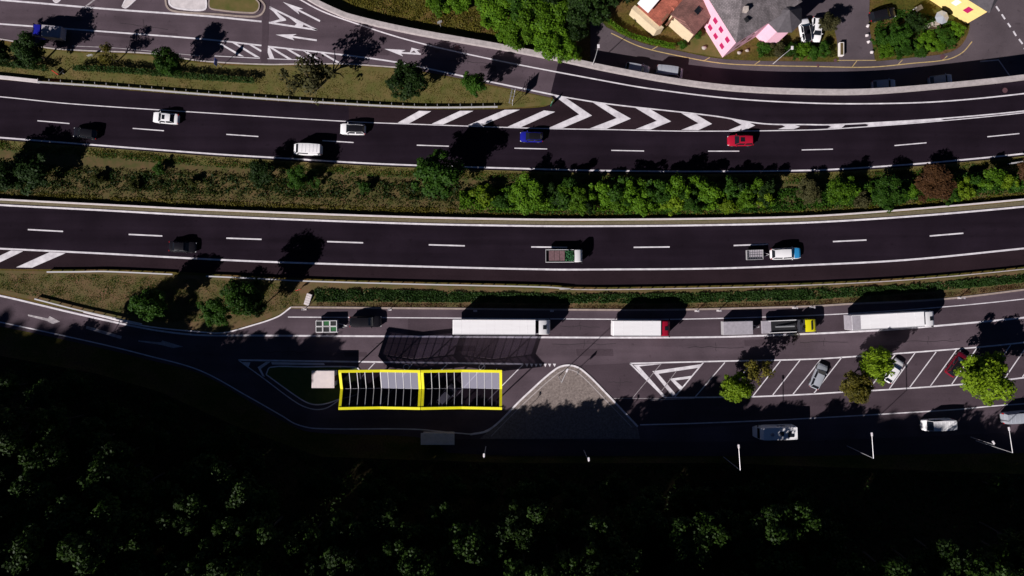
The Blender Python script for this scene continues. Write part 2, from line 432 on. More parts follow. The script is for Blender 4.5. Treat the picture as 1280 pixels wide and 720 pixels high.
# lower street in the north-east
flat('street', 'asphalt_street', [(738,20),(748,22)]+cpts([(758,34),(800,53),(845,63),(905,74),(1010,77),(1087,77),(1140,72),(1185,66),(1203,55),(1212,30),(1200,5),(1180,-30)])+[(1200,-150),(1450,-150),(1450,60)]+cpts([(1420,76),(1280,99),(1175,109),(1087,115),(1010,115),(923,112),(851,104),(760,88)])+[(738,80)], 0, north=True, dz=.03)
flat('driveway', 'asphalt_street', [(1049,78),(1094,78),(1086,30),(1088,-40),(985,-40),(990,22),(1040,24),(1046,50)], 0, north=True, dz=.035)
flat('gravel_yard', 'dry_grass', [(845,62),(905,73),(902,70),(885,40),(868,45)], 0, north=True, dz=.036)

# verge surfaces
flat('dry_verge', 'dry_grass', cpts([(-120,46),(0,56),(60,62),(100,66),(190,70),(250,79),(330,83),(383,82),(430,82),(500,87),(575,100),(689,123)])+cpts([(690,131),(640,134.5),(510,134.5),(260,119),(0,98),(-120,87)]), .014)
flat('gravel_shoulder', 'gravel_strip', cpts([(-120,244.5),(0,251),(130,258),(260,264.4),(510,273.5),(660,276.5),(760,276.8),(892,275.5),(1010,272.5),(1132,264.5),(1280,251.5),(1420,237)])+cpts(LW_TOP)[::-1], .024)
flat('mown_verge', 'dry_grass', cpts(UP_BOT)+cpts([(1420,184),(1280,203),(1175,213),(1088,220),(1010,224),(864,226),(683,223),(477,217),(341,210),(260,206),(0,186),(-120,176)]), .018)
flat('lower_verge', 'soil', cpts([(0,338),(97,340),(216,343),(311,348),(372,351)])+[(390,356),(385,386),(362,384)]+cpts([(347,394),(311,406),(280,414),(250,413),(179,405),(105,388),(51,377),(0,366)]), .014)
flat('lower_verge_soil', 'soil', cpts([(372,352),(510,356),(713,362),(892,361),(1010,357.5),(1132,351.5),(1280,338),(1420,320)])+cpts([(1420,344),(1280,361.5),(1175,373),(1060,378.5),(1010,382),(851,385.5),(760,386),(510,384),(364,382.5)]), .018)
flat('median_soil', 'scrub_soil', cpts([(-120,176),(0,186),(260,206),(341,210),(477,217),(683,223),(864,226),(1010,224),(1088,220),(1175,213),(1280,203),(1420,184)])+cpts([(1420,235),(1280,248),(1132,261),(1010,269),(892,272),(760,273),(510,269.5),(260,261),(0,248),(-120,241)]), .012)

# ------------------------------------------------------------------ kerbs
def kerb(pts, w_=.3, h=.12, m='kerb', z=0.02, north=False):
    b = MB(); q = pix(pts, 0, 6)
    for v in q: v.z = z+h
    b.ribbon(q, w_, thick=h+.02)
    return tag(b.build('kerb', m), kind='structure')
kerb([(364,384),(510,385.3),(760,387.4),(851,387),(1010,383),(1060,380),(1175,374.2),(1280,362),(1420,344)])
kerb([(105,390),(179,407),(250,414.8),(280,415.8),(311,408),(347,396),(364,384)], .22, .12, 'kerb_white')
kerb([(-120,39),(0,49),(60,60),(100,63),(190,67),(250,76),(330,80.5),(383,80),(430,80),(500,84.5)], .2, .1, 'concrete')

# ------------------------------------------------------------------ painted markings
mk = MB(); ZM = .042
def line(pts, w_=.28, z=ZM, sp=8, b=None):
    q = pix(pts, 0, sp)
    for v in q: v.z = z
    (b or mk).ribbon(q, w_)
line([(-120,111),(0,121),(91,130),(260,141.3),(436,152),(510,155),(673,160.5),(760,162),(864,164),(1010,162.5),(1083,158.5),(1175,151.3),(1280,141),(1420,123)], .16)
line([(-120,162),(0,172),(260,192),(341,197),(477,205),(683,211.7),(760,213.4),(864,214.3),(1010,213),(1088,209),(1175,202.4),(1280,192),(1420,174)], .26)
line([(691,118.5),(703,121),(760,130),(892,145),(953,154.6),(1010,155.8),(1035,156),(1083,154),(1175,148.4),(1280,138.8),(1420,121)], .22)
line([(360,-9),(376,0),(398,12),(423,22),(510,50),(614,74),(760,102),(811,110.7),(912,123),(1010,128.8),(1087,129.7),(1175,127),(1280,117),(1420,98)], .22)
line([(-120,-8),(12,1),(130,11),(260,20.4),(327,27)], .30)
line([(-120,21),(0,30),(130,39.5),(260,49.5),(327,57)], .26); line([(334,58),(440,70),(502,79),(575,94.5),(691,118.5)], .26)
line([(268,70),(325,73)], .12); line([(334,73.5),(383,75)], .12)
line([(-120,249),(0,256.3),(130,263),(260,270),(510,279.5),(660,282.4),(760,282.7),(892,281.3),(1010,278.2),(1132,271),(1263,260),(1420,244)], .30)
line([(-120,305),(0,310.8),(130,317),(248,323.4),(343,327.6),(510,332.7),(683,336.8),(760,336.8),(892,335.6),(1010,331.3),(1132,325),(1280,310.5),(1420,296)], .30)
for d in [(47,151,87,154.5),(166,160.5,205,163.5),(283,168,323,170.7),(403,175.8,442,178.2),(521,181.5,561,182.8),(643,185.3,684,186.3),(764,188,805,188.8),(885,189,924,189),(1002,187.5,1041,186.5),(1118,182,1158,178.5),(1234,171,1274,167),(-70,141,-32,144.4),
          (35,287,79,289.3),(161,293,203,295),(283,297.7,327,299.2),(409,302,454,303.5),(536,306,581,307.3),(664,308.7,709,309.2),(792,309.2,837,308.7),(917,306.9,960,305.3),(1041,302,1083,300),(1162,295,1204,291.5),(-92,280,-47,282.6),(1288,284,1330,280)]:
    line([d[:2], d[2:]],   .17 if d[1] < 200 else .23, sp=0)
# lay-by lines
line([(-120,346),(0,369.7),(51,381.5),(87,390.2),(154,405),(203,414),(250,418.8),(320,419.4),(510,420.5),(760,422),(900,421.2),(1010,417.3),(1059,415),(1132,410.6),(1280,397),(1420,380)], .30)
line([(-120,378),(0,402.6),(122,429),(183,444),(250,463),(311,496),(353,520),(370,530),(395,535.5),(517,536.4),(575,541.5),(598,542),(616,534)], .2)
line([(360,396.3),(510,397.2),(760,399),(853,398.9),(969,395.8),(1059,392),(1180,383.6),(1280,373.7),(1420,357)], .16)
line([(298,450),(400,451.5),(510,453),(654,455)], .28)
line([(787.6,454.3),(900,451.5),(1010,449),(1077,445),(1210.5,435),(1280,428),(1420,411)], .24)
line([(831,497),(904,496.4),(943,495.8),(1010,492.8),(1055,490),(1096.5,487.8),(1202,480.4),(1280,472),(1420,452)], .24)
line([(800,531),(872,529),(990,524),(1193,512),(1241,507.5),(1300,503),(1420,490)], .2)
for d in [(906,453,869,496),(941,452,905,496),(975.5,451,941,495),(1000,450,966,493.5),(1026,449,991,493),(1052,446.8,1017,492),(1118.5,443.5,1085,488),(1143.7,441,1111.5,486),(1170,439.8,1136.5,484.8),(1195.3,437.6,1162.8,482.6),(1221,435,1189,481),(1263,431.4,1230,478),(1285,430,1255,474),(1310,427,1278,471)]:
    line([d[:2], d[2:]], .17, sp=0)
for d in [(469,453,437,487),(516,454,480,500),(560,454,512,503),(607,455,563,503),(654,455.5,606,504)]:
    line([d[:2], d[2:]], .14, sp=0)
line([(787.6,454.3),(831,497)], .26, sp=0); line([(879.6,452.5),(843.4,496)], .22, sp=0)
# arrows etc. as polygons
def mpoly(pts, z=ZM): mk.poly([P(x, y, z) for x, y in pts])
for q in [[(497,153.4),(511,154.4),(539,139),(524,138.5)],[(539.6,154.8),(553.8,155.6),(591.8,138.5),(575,138.5)],[(585,156.4),(601.6,157.2),(650,137),(631,137.2)],[(634.5,158.4),(651,159),(694,139.7),(680,138)],
          [(693,120),(706,121.5),(740,144.5),(703,160.2),(686,159.8),(724,143)],[(741,128),(756,130),(788.6,148.3),(758,161),(737,160.6),(771,147.5)],
          [(793.7,134.5),(812,136),(838.8,151.7),(813,162),(794,161.6),(821,151)],[(851.5,141.4),(870,143),(890,154.8),(873,162.6),(851.5,162.4),(873,154)],
          [(912.5,148.4),(933,151.4),(944,156.8),(931,162.8),(910.5,162.8),(927,156)],[(975.5,155.3),(994,156.4),(1000,158.4),(992,161.5),(972.4,161.5),(981.5,158.4)],
          [(1034,156.2),(1057,155.6),(1052,159.8),(1034,160.6),(1039,158.4)],[(1081,154.6),(1175,148.8),(1180,150),(1083,158.2),(1086,156)],
          [(-16,327),(14,313),(29,314),(0,327.8)],[(20,334.2),(62,315.2),(82,316.4),(40,334.6)],[(-60,325),(-30,310),(-14,311),(-46,325)]]: mpoly(q, .046)
def arrow(tip, w1, w2, tail, tw=1.1):
    (tx, ty), (ax, ay) = tip, tail; d = Vector((ax-tx, ay-ty)); d.normalize(); n = Vector((-d.y, d.x))*tw
    m = Vector(((w1[0]+w2[0])/2, (w1[1]+w2[1])/2))
    mm = m - d*4
    mpoly([tip, w1, (mm.x-n.x if (w1[1] < w2[1]) == (n.y > 0) else mm.x+n.x, mm.y-n.y if (w1[1] < w2[1]) == (n.y > 0) else mm.y+n.y), (mm.x+n.x if (w1[1] < w2[1]) == (n.y > 0) else mm.x-n.x, mm.y+n.y if (w1[1] < w2[1]) == (n.y > 0) else mm.y-n.y), w2], .046)
    mpoly([(mm.x+n.x, mm.y+n.y), (ax+n.x, ay+n.y), (ax-n.x, ay-n.y), (mm.x-n.x, mm.y-n.y)], .0465)
arrow((353.6,2.4), (379,11), (374,18), (400,26.4))
arrow((344.5,43.3), (371,42.6), (368,50.4), (396,50.4))
arrow((480.5,61), (507,62.5), (504,70.5), (526,67.5))
mpoly([(512,66.5),(514.5,59.5),(525.5,62.5),(521,62.8),(526,67.8),(522,68.4),(517.5,63)], .047)
# split island marking
line([(337,9),(396,37.5)], .3, sp=0); line([(336,28.4),(396,37.5)], .3, sp=0); line([(337,9.5),(357,25)], .3, sp=0)
mpoly([(337,9),(343,12),(358,25.5),(337,29.6),(337,27.5),(350,24)], .046)
mpoly([(356,17.5),(380,29),(378,34),(367,33),(371,29.6)], .046)
for a, b in [((274,54),(302,70.5)),((291,52.8),(322,71.8)),((312,55.5),(328,65)),((334,59),(340,73.5)),((336,58),(363,74.5)),((356,59.5),(382,75)),((378,62),(395,73.5)),((400,65),(424,79))]:
    mpoly([(a[0]-1.8, a[1]), (a[0]+3.2, a[1]+.6), (b[0]+3.2, b[1]+.1), (b[0]-3, b[1]-.6)], .0455)
# chevrons in the parking island
for q in [[(792,456),(829,454.8),(799,458),(832,495.5),(828,496)],[(815.5,464),(878,455),(875,459.4),(823,467.2),(845,493),(841,496)],[(837,473.5),(866,469.5),(862.5,473.2),(844,475.6),(854,484.4),(850.5,488)]]: mpoly(q, .046)
# small ladder of give-way teeth
for x in (658.5, 664.5, 670, 675.5, 681.4, 687, 693): mpoly([(x-2, 454.6), (x+2, 454.7), (x+.3, 458.8)], .046)
# hatched nose west of the small island
line([(298,450),(327,471),(372,504),(392,511.5),(408,510),(424,500)], .18)
mpoly([(322,459),(333,452),(338,452.3),(326,461),(331,471),(328,470)], .046)
mpoly([(303,452.5),(313,453),(310,460)], .046)
# arrows on the entry road (worn)
mk2 = MB()
for q in [[(173,425.5),(201,428),(203,425.6),(229,433.4),(216,435),(201,431),(173,427)],[(35,393),(60,398),(62,395),(75,402),(66,405),(58,401),(35,395)]]:
    mk2.poly([P(x, y, .046) for x, y in q])
line([(108,409),(152,422)], .5, .0455, 0, mk2)
for i in range(9): line([(12+i*1.9*0, 0), (12, 0)], .01, .05, 0, mk2) if False else None
line([(90,57.5),(150,60.5),(250,70)], .1, .046, 4, mk2)
line([(813,500),(868,498)], .12, .046, 0, mk2); line([(767,498),(826,498)], .08, .046, 0, mk2); line([(791,497),(826,455)], .08, .046, 0, mk2); line([(826,490),(846,463)], .08, .046, 0, mk2)
line([(107,8.5),(118,0),(125,-6)], .25, .046, 0, mk2)
tag(mk2.build('worn_markings', 'marking_worn'), kind='structure')
# rings painted in two bays
for cx, cy in ((508,459),(602.5,459)):
    c = P(cx, cy, .046); rr = MB(); q = [Vector((c.x+.5*math.cos(t), c.y+.5*math.sin(t), .046)) for t in np.linspace(0, 2*math.pi, 17)]
    mk.ribbon(q, .12)
tag(mk.build('road_markings', 'marking'), kind='structure')
# yellow street lines
my = MB()
def nline(pts, w_, b, dz=.045, sp=6):
    q = [PT(x, y, 0) for x, y in pts]; q = spline(q, sp) if sp else q
    for v in q: v.z = float(north_z(v.x))+dz
    b.ribbon(q, w_)
nline([(764,41.6),(799,58),(839,68),(900,79),(960,82),(1010,83),(1087,84),(1142,79),(1184,74.4),(1203,65.6),(1215,52)], .16, my)
nline([(1047,75.5),(1095,75.5)], .12, my, sp=0)
for a, b in [((815,62),(822,58)),((880,76),(887,72)),((943,81),(950,76)),((1065,84),(1071,76)),((1123,80),(1128,75)),((1178,75),(1184,70))]: nline([a, b], .12, my, sp=0)
tag(my.build('street_yellow_markings', 'marking_yellow'), kind='structure')
mw = MB()
for a, b in [((1245,8),(1249,14)),((1252,18),(1256,24)),((1259.5,29),(1263,34)),((1266.5,39),(1270,45)),((1273.5,49),(1278,55)),((1218,6),(1223,2)),((1280,60),(1285,67)),((1237,-5),(1241,1))]: nline([a, b], .3, mw, sp=0)
nline([(1225,77),(1248,75),(1262,95)], .2, mw, sp=0)
tag(mw.build('street_white_markings', 'marking'), kind='structure')

# manhole covers
def disc(px, py, r, m, north=False):
    p = PT(px, py) if north else P(px, py)
    b = MB(); z = p.z+(.048 if north else .05)
    b.poly([(p.x+r*math.cos(t), p.y+r*math.sin(t), z) for t in np.linspace(0, 2*math.pi, 15)[:-1]])
    o = b.build('manhole_cover', m); return o
mat('manhole', (.10, .045, .055), .8, var=.2)
for i, (x, y, n_, lb) in enumerate([(571,60,False,'round reddish manhole cover on the outer lane of the slip road'),(1178,71,True,'dark reddish manhole cover on the yellow street line near the road corner'),(1256,113,False,'brown manhole cover on the ramp near the right edge'),(1022,82,True,'small reddish cover beside the driveway mouth'),(1044,75.5,True,'reddish cover at the left end of the short yellow line')]):
    o = disc(x, y, .45 if i < 3 else .3, 'manhole', n_); o.data.update(); tag(o, lb, 'manhole cover')

# ------------------------------------------------------------------ islands
def island(name, pts, m, kerb_m='kerb_white', z=.16, kw=.28):
    b = MB(); q = [P(x, y) for x, y in cpts(pts+[pts[0]], 4)[:-1]]
    b.prism([(v.x, v.y) for v in q], 0, z); tag(b.build(name, m), kind='structure')
    k = MB(); qq = [Vector((v.x, v.y, z+.02)) for v in q]+[Vector((q[0].x, q[0].y, z+.02))]
    k.ribbon(qq, kw, thick=z+.02); tag(k.build('kerb', kerb_m), kind='structure')
island('grass_island', [(264,-12),(262,9),(270,12.5),(316,16.5),(323,13),(324,4),(314,-4),(300,-12)], 'dry_grass', 'kerb', .2, .2)
kerb([(207,-12),(208,6),(213,12.5),(228,15.5),(270,18),(318,21),(328,17),(331,7),(322,-3),(310,-14)], .3, .1, 'kerb')
island('paved_island', [(212,-30),(212,4),(217,9),(228,11.5),(250,13),(258,10),(256,-10),(254,-30)], 'concrete_light', 'kerb_white', .13)
island('paved_island', [(66,-4),(68,2),(72,3),(77,-1),(80,-8),(72,-10)], 'concrete_light', z=.12, kw=.18)
island('paved_island', [(153,8.5),(158,10),(170,0),(180,-10),(172,-14),(158,-1)], 'concrete_light', z=.12, kw=.18)
b = MB(); q = [P(x, y) for x, y in cpts([(612,537),(655,496),(695,461),(711,456.5),(727,462),(760,494),(797,533)], 5)+[(800,548.5),(600,548.5)]]
b.prism([(v.x, v.y) for v in q], 0, .10); tag(b.build('cobbled_island', 'gravel'), kind='structure')
kerb([(588,543),(612,537),(655,496),(695,461),(711,456.5),(727,462),(760,494),(797,533)], .3, .12, 'kerb_white')
kerb([(614,545),(655,504),(697,467),(711,462),(725,468),(757,500),(790,534)], .14, .095, 'concrete')
island('lawn_island', [(333,468),(338,459),(380,458.5),(440,458.5),(449,462),(449,490),(424,499),(405,505),(390,505),(375,498)], 'lawn', 'kerb_white', .14, .2)
flat('paved_strip', 'concrete_light', [(339,452.6),(405,453.8),(406,456.4),(340,455.6)], .05)
flat('footpath', 'asphalt_mid', [(540,549),(600,549),(800,552),(1000,552),(1280,540),(1420,530),(1420,556),(1280,566),(1000,570),(640,570),(560,566)], .034)

# ------------------------------------------------------------------ barriers
def guardrail(pts, label, posts=True, step=1.95, zt=.75, m='galv', width=.22, depth=.30, postlen=None):
    q = pix(pts, .6, 6); org = Vector((q[0].x, q[0].y, 0))
    root = empty('guardrail', org, 0, label, 'guardrail')
    for v in q: v.z = zt
    MB().ribbon(q, width, thick=depth).build('rail', m, root, org)
    ps = resample(q, step)
    ps = ps[:100]
    pm = None
    for p in ps:
        if pm is None:
            pm = MB().box((0, 0, .33), (.12, .12, .62)).build('post', m, root)
            if posts: MB().box((0, .36, .60), (.06, .55, .06)).build('bracket', m, pm); pk = children(pm)
            pm.location = (p.x-org.x, p.y-org.y, 0)
        else:
            d = pm.copy(); C.objects.link(d); d.location = (p.x-org.x, p.y-org.y, 0)
            if posts:
                e = pk[0].copy(); C.objects.link(e); e.parent = d
    return root
guardrail([(47,102.5),(130,108),(260,118.3),(385,127),(510,133.8),(560,134.4),(622,133.6)], 'long pale steel guardrail with posts below the dry top verge')
guardrail([(59,340),(97,339.8),(132,339.4),(216,343)], 'short bent guardrail above the lower left grass triangle', False)
guardrail([(258,345.3),(311,347.7),(372,351),(510,355),(600,357),(683,359),(713,361.2)], 'guardrail between the lower shoulder and the left half of the hedge strip', False)
guardrail([(700,361.6),(760,362),(892,359.8),(1010,356.4),(1132,350),(1280,336.4),(1420,319)], 'dull guardrail between the lower shoulder and the right half of the hedge strip', False, m='concrete', width=.16)
guardrail([(43.7,373.7),(101.5,388.4),(177,405)], 'guardrail along the entry road under the grass triangle', False)
guardrail([(1262,204.5),(1280,202),(1420,184)], 'short white guardrail end beside the red bush at the right edge', False)

def wall_obj(name, pts, w_, zt, zb_fun, m, label, cat, zpix):
    q = pix(pts, zpix, 6); org = Vector((q[0].x, q[0].y, 0))
    b = MB(); n = len(q); L = []; Rr = []
    for i, p in enumerate(q):
        d = (q[min(n-1, i+1)]-q[max(0, i-1)]); d.z = 0; d.normalize(); nn = Vector((-d.y, d.x, 0))*w_/2
        L.append(p+nn); Rr.append(p-nn)
    rings = []
    for l, r, p in zip(L, Rr, q):
        zb = zb_fun(p.x, p.y)
        rings.append([(l.x, l.y, zb), (l.x, l.y, zt), (r.x, r.y, zt), (r.x, r.y, zb)])
    b.loft(rings)
    bmat = b.build(name, m, None, org); tag(bmat, label, cat); return bmat, q
wall_obj('concrete_barrier', [(-120,242),(0,249),(130,255.6),(260,262),(510,271),(660,274),(760,274.2),(892,273),(1010,270.2),(1132,262),(1280,249),(1420,234)], .24, .85, lambda x, y: -.1, 'concrete_light', 'long low white concrete barrier along the hedge median', 'barrier', .85)
wall_obj('concrete_barrier', [(-120,86),(0,96),(47,101)], .5, .7, lambda x, y: -.1, 'concrete_light', 'short pale concrete barrier at the left end of the upper guardrail', 'barrier', .7)
par, pq = wall_obj('parapet_wall', [(330,-45),(370,-14)]+PARAPET, .82, .95, lambda x, y: float(north_z(x))-1.0, 'concrete', 'long curved concrete parapet wall holding the ramp above the street', 'retaining wall', .95)

# ------------------------------------------------------------------ foliage
rng = np.random.default_rng(7)
def leaf_quads(pos, nrm, size, rg):
    n = len(pos); nrm = nrm/np.linalg.norm(nrm, axis=1, keepdims=True)
    r = rg.normal(size=(n, 3)); u = np.cross(nrm, r); u /= np.linalg.norm(u, axis=1, keepdims=True)
    v = np.cross(nrm, u); s = size*(.55+.9*rg.random((n, 1)))
    a = pos-u*s*.5; b = pos+v*s*.36-u*s*.05; c = pos+u*s*.5; d = pos-v*s*.36-u*s*.05
    # fold a little
    b = b+nrm*s*.12; d = d+nrm*s*.12
    V = np.stack([a, d, c, b], 1).reshape(-1, 3)
    F = np.arange(4*n).reshape(-1, 4)
    return V, F
def crown_pts(rg, R, Hc, n, lobes, fill=.35, sparse=0):
    L = []
    for i in range(lobes):
        t = rg.random()*2*math.pi; out_ = i % 3 == 2
        r = R*(.62+.28*rg.random()) if out_ else R*.58*math.sqrt(rg.random()); z = (rg.random()-.35)*Hc*.75*(1-.55*r/R)
        L.append((r*math.cos(t), r*math.sin(t), z, R*((.12+.12*rg.random()) if out_ else (.20+.22*rg.random()))))
    L = np.array(L); idx = rg.integers(0, lobes, n)
    wgt = L[:, 3]**1.7; idx = rg.choice(lobes, n, p=wgt/wgt.sum())
    d = rg.normal(size=(n, 3)); d /= np.linalg.norm(d, axis=1, keepdims=True); d[:, 2] = np.where(d[:, 2] < -.3, -d[:, 2], d[:, 2])
    rad = L[idx, 3:4]*(1-fill*rg.random((n, 1))**1.5)*(1+.12*rg.normal(size=(n, 1)))
    p = L[idx, :3]+d*rad*np.array([1, 1, .8*Hc/R/1.6 if Hc/R < 1.6 else 1])
    nr = d+rg.normal(size=(n, 3))*.55+np.array([0, 0, .35])
    return p, nr
def np_mesh(name, V, F, m):
    me = bpy.data.meshes.new(name); n = len(V); k = len(F)
    me.vertices.add(n); me.vertices.foreach_set('co', np.asarray(V, np.float32).ravel())
    me.loops.add(4*k); me.loops.foreach_set('vertex_index', np.asarray(F, np.int32).ravel())
    me.polygons.add(k); me.polygons.foreach_set('loop_start', np.arange(0, 4*k, 4, dtype=np.int32))
    try: me.polygons.foreach_set('loop_total', np.full(k, 4, np.int32))
    except Exception: pass
    me.update(calc_edges=True); me.materials.append(MATS[m]); return me
def trunk_mesh(rg, ht, R, rad=.18):
    b = MB(); p = Vector((0, 0, -.5)); r = rad; top = ht*.8
    pts = [Vector((0, 0, -.5))]
    for i in range(5): pts.append(Vector((rg.normal()*.08*i, rg.normal()*.08*i, top*(i+1)/5)))
    for i in range(5): b.tube(pts[i], pts[i+1], r*(1-.17*i), r*(1-.17*(i+1)), 7)
    for i in range(8):
        s = pts[2+i % 3]; t = rg.random()*6.28; q = s+Vector((math.cos(t)*R*.6, math.sin(t)*R*.6, ht*.25))
        m_ = s.lerp(q, .5)+Vector((0, 0, .2)); b.tube(s, m_, r*.45, r*.3, 5); b.tube(m_, q, r*.3, r*.1, 5)
    return b
PROTO = {}
def tree_proto(key, R, ht, n, leaf, lobes, matname, seed, fill=.35, hc=None):
    rg = np.random.default_rng(seed); Hc = hc or ht*.6
    p, nr = crown_pts(rg, R, Hc, n, lobes, fill)
    p[:, 2] += ht-Hc*.55
    p[:, 2] = np.maximum(p[:, 2], .15)
    V, F = leaf_quads(p, nr, leaf, rg)
    cm = np_mesh('crown', V, F, matname)
    tb = trunk_mesh(rg, ht*.9, R); o = tb.build('trunk', 'bark'); tm = o.data; bpy.data.objects.remove(o)
    PROTO[key] = (R, ht, cm, tm)
def place_tree(key, p, scale, matname, name, label, cat='tree', group=None, rz=None, trunk=True, sz=None):
    R, ht, cm, tm = PROTO[key]
    root = empty(name, p, random.random()*6.28 if rz is None else rz, label, cat, group)
    s = scale; root.scale = (s, s, sz or s)
    c = bpy.data.objects.new('crown' if trunk else 'foliage', cm); C.objects.link(c); c.parent = root
    if c.material_slots:
        c.material_slots[0].link = 'OBJECT'; c.material_slots[0].material = MATS[matname]
    if trunk:
        t = bpy.data.objects.new('trunk', tm); C.objects.link(t); t.parent = root
    return root
random.seed(4)
for i in range(4): tree_proto(f't{i}', 3.0, 7.0, 6500, .29, 26+3*i, 'leaf_mid', 10+i, .5, hc=5.4)
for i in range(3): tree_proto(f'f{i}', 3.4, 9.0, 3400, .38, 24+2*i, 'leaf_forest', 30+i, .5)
for i in range(2): tree_proto(f's{i}', 3.0, 6.5, 1300, .32, 16, 'leaf_dryolive', 50+i, .6)      # thin airy crowns
for i in range(4): tree_proto(f'b{i}', 1.6, 2.6, 2200, .22, 16, 'leaf_bright', 70+i, .5, hc=2.2)   # bushes

def tree_px(key, px, py, rpx, ht, m, name, label, group=None, cat='tree', trunk=True):
    R, h0, _, _ = PROTO[key]
    zz = ht*.75
    p = PT(px, py, zz); k = (H-p.z-zz)/H
    s = (rpx/S*k)/(R*.92)
    return place_tree(key, p, s, m, name, label, cat, group, sz=ht/h0, trunk=trunk)
TL = [
 ('t0',32,61,22,5.5,'leaf_dark','leafy_tree','dark green tree on the top left verge below the blue lorry'),
 ('t1',-6,62,14,5,'leaf_dark','leafy_tree','dark tree cut by the left edge on the top verge'),
 ('s0',131,68,15,4,'leaf_olive','leafy_tree','small brownish tree on the top left verge'),
 ('t2',205,76,18,5.5,'leaf_mid','leafy_tree','round green tree on the top left verge right of the brownish one'),
 ('s1',384,97,34,6.5,'leaf_dryolive','leafy_tree','broad thin olive tree over the top verge below the hatched lines'),
 ('t3',508,100,25,5.0,'leaf_dark','leafy_tree','dark olive tree on the top verge below the arrow with two heads'),
 ('t0',592,104,16,5.0,'leaf_mid','leafy_tree','dark green tree on the top verge near its right tip'),
 ('t1',182,379,23,7.0,'leaf_mid','leafy_tree','left tree of the grass triangle beside the entry road'),
 ('t2',268,388,20,5.5,'leaf_mid','leafy_tree','small tree at the bottom edge of the grass triangle'),
 ('t3',302,370,24,8.5,'leaf_mid','leafy_tree','taller tree of the grass triangle with its shadow over the lower motorway'),
 ('t0',318,382,13,6.0,'leaf_dark','leafy_tree','narrow dark tree at the right end of the grass triangle'),
 ('t1',923,487,21,4.2,'leaf_lime','leafy_tree','bright green tree standing in the parking bays beside a yellowish one'),
 ('s0',949,463,19,5.0,'leaf_olive','leafy_tree','yellowish olive tree at the head of the parking bays'),
 ('t2',1098,456,22,6.0,'leaf_lime','leafy_tree','bright green tree hanging over the white parked car'),
 ('t3',1073,483,21,5.0,'leaf_olive','leafy_tree','olive green tree below the bright one in the parking bays'),
 ('t0',1236,476,35,6.2,'leaf_lime','leafy_tree','largest yellow green tree at the right end of the parking bays'),
 ('t1',27,212,30,5.0,'leaf_dark','leafy_tree','dark spreading tree at the left end of the median'),
 ('t2',-12,215,26,6.5,'leaf_dark','leafy_tree','dark tree cut by the left edge on the median'),
 ('t3',326,216,17,4.2,'leaf_dark','leafy_tree','dark tree on the median left of the green one below the white van'),
 ('t0',372,221,15,4.6,'leaf_mid','leafy_tree','green tree on the median below the white van'),
 ('t1',549,219,33,7.5,'leaf_mid','leafy_tree','broad green tree on the median overhanging the upper motorway line'),
 ('t2',662,242,24,4.2,'leaf_bright','leafy_tree','green tree on the median right of the broad tree'),
 ('t3',1170,229,24,3.0,'leaf_red','leafy_tree','red brown bushy tree on the median near the right edge'),
 ('t0',1290,214,17,4,'leaf_red','leafy_tree','red brown tree cut by the right edge on the median'),
 ('t1',1052,237,19,4.5,'leaf_bright','leafy_tree','green rounded tree on the median left of a leafy gap'),
 ('t2',1110,240,22,4,'leaf_mid','leafy_tree','mid green tree on the median left of the red brown one'),
 ('t1',1014,238,17,3,'leaf_dryolive','leafy_tree','dull olive bush on the median right of the low gap'),
]
for t in TL: tree_px(*t[:4], t[4]*(1.35 if t[2] > 440 else 1.25 if t[2] < 130 else 1.1), *t[5:8])
# dense row of bright bushes on the median
k = 0
row = [(600,243,17,3.2,'leaf_lime'),(628,250,14,2.6,'leaf_mid'),(702,246,17,3.2,'leaf_mid'),(728,246,18,3.4,'leaf_bright'),(716,233,14,4.2,'leaf_mid'),(752,244,19,3.6,'leaf_bright'),(774,240,20,4.2,'leaf_mid'),(790,236,19,4.4,'leaf_bright'),(806,250,18,3.2,'leaf_bright'),(824,240,18,4.4,'leaf_mid'),
       (848,232,18,5.0,'leaf_bright'),(842,252,17,3.2,'leaf_lime'),(872,236,18,4.6,'leaf_bright'),(868,254,15,3,'leaf_mid'),(890,244,18,4.0,'leaf_bright'),(916,232,16,4.4,'leaf_mid'),(912,250,16,3.2,'leaf_lime'),(934,246,15,3.0,'leaf_bright'),(957,247,12,2.8,'leaf_lime'),
       (1206,238,15,3,'leaf_lime'),(1222,230,13,3.0,'leaf_mid'),(1243,223,17,3.6,'leaf_bright'),(1262,226,12,3,'leaf_lime'),(1190,245,11,2.2,'leaf_mid'),(1078,246,14,2.6,'leaf_dryolive')]
rr_ = random.Random(5)
for i in range(34):
    bx = rr_.uniform(690, 965); row.append((bx, rr_.uniform(228, 258)-(6 if 820 < bx < 900 else 0), rr_.uniform(9, 14), rr_.uniform(2.0, 4.2), rr_.choice(['leaf_mid', 'leaf_bright', 'leaf_bright', 'leaf_dark'])))
for i in range(12): row.append((rr_.uniform(1020, 1270), 0, rr_.uniform(8, 12), rr_.uniform(1.5, 2.6), rr_.choice(['leaf_mid', 'leaf_bright'])))
row = [(x, (y or 240-max(0, (x-1130))*.11+rr_.uniform(-7, 9)), r, h, m) for x, y, r, h, m in row]
for x, y, r, h, m in row:
    left = x < 1000
    tree_px(f'b{k%4}', x, y, r, h, m, 'bush', 'bright green bush in the dense row on the median above the lower motorway' if left else 'green bush on the median near the red brown tree', 'bushes in the dense median row' if left else 'bushes around the red brown median tree', 'bush', False); k += 1
for x, y, r in [(196,211,9),(240,225,8),(392,222,12),(165,232,9),(455,235,9),(120,220,10)]:
    tree_px(f'b{k%4}', x, y, r, 1.8, 'leaf_mid' if k % 2 else 'leaf_scrub', 'bush', 'small low bush in the scrub of the left half of the median', 'small bushes in the median scrub', 'bush', False); k += 1
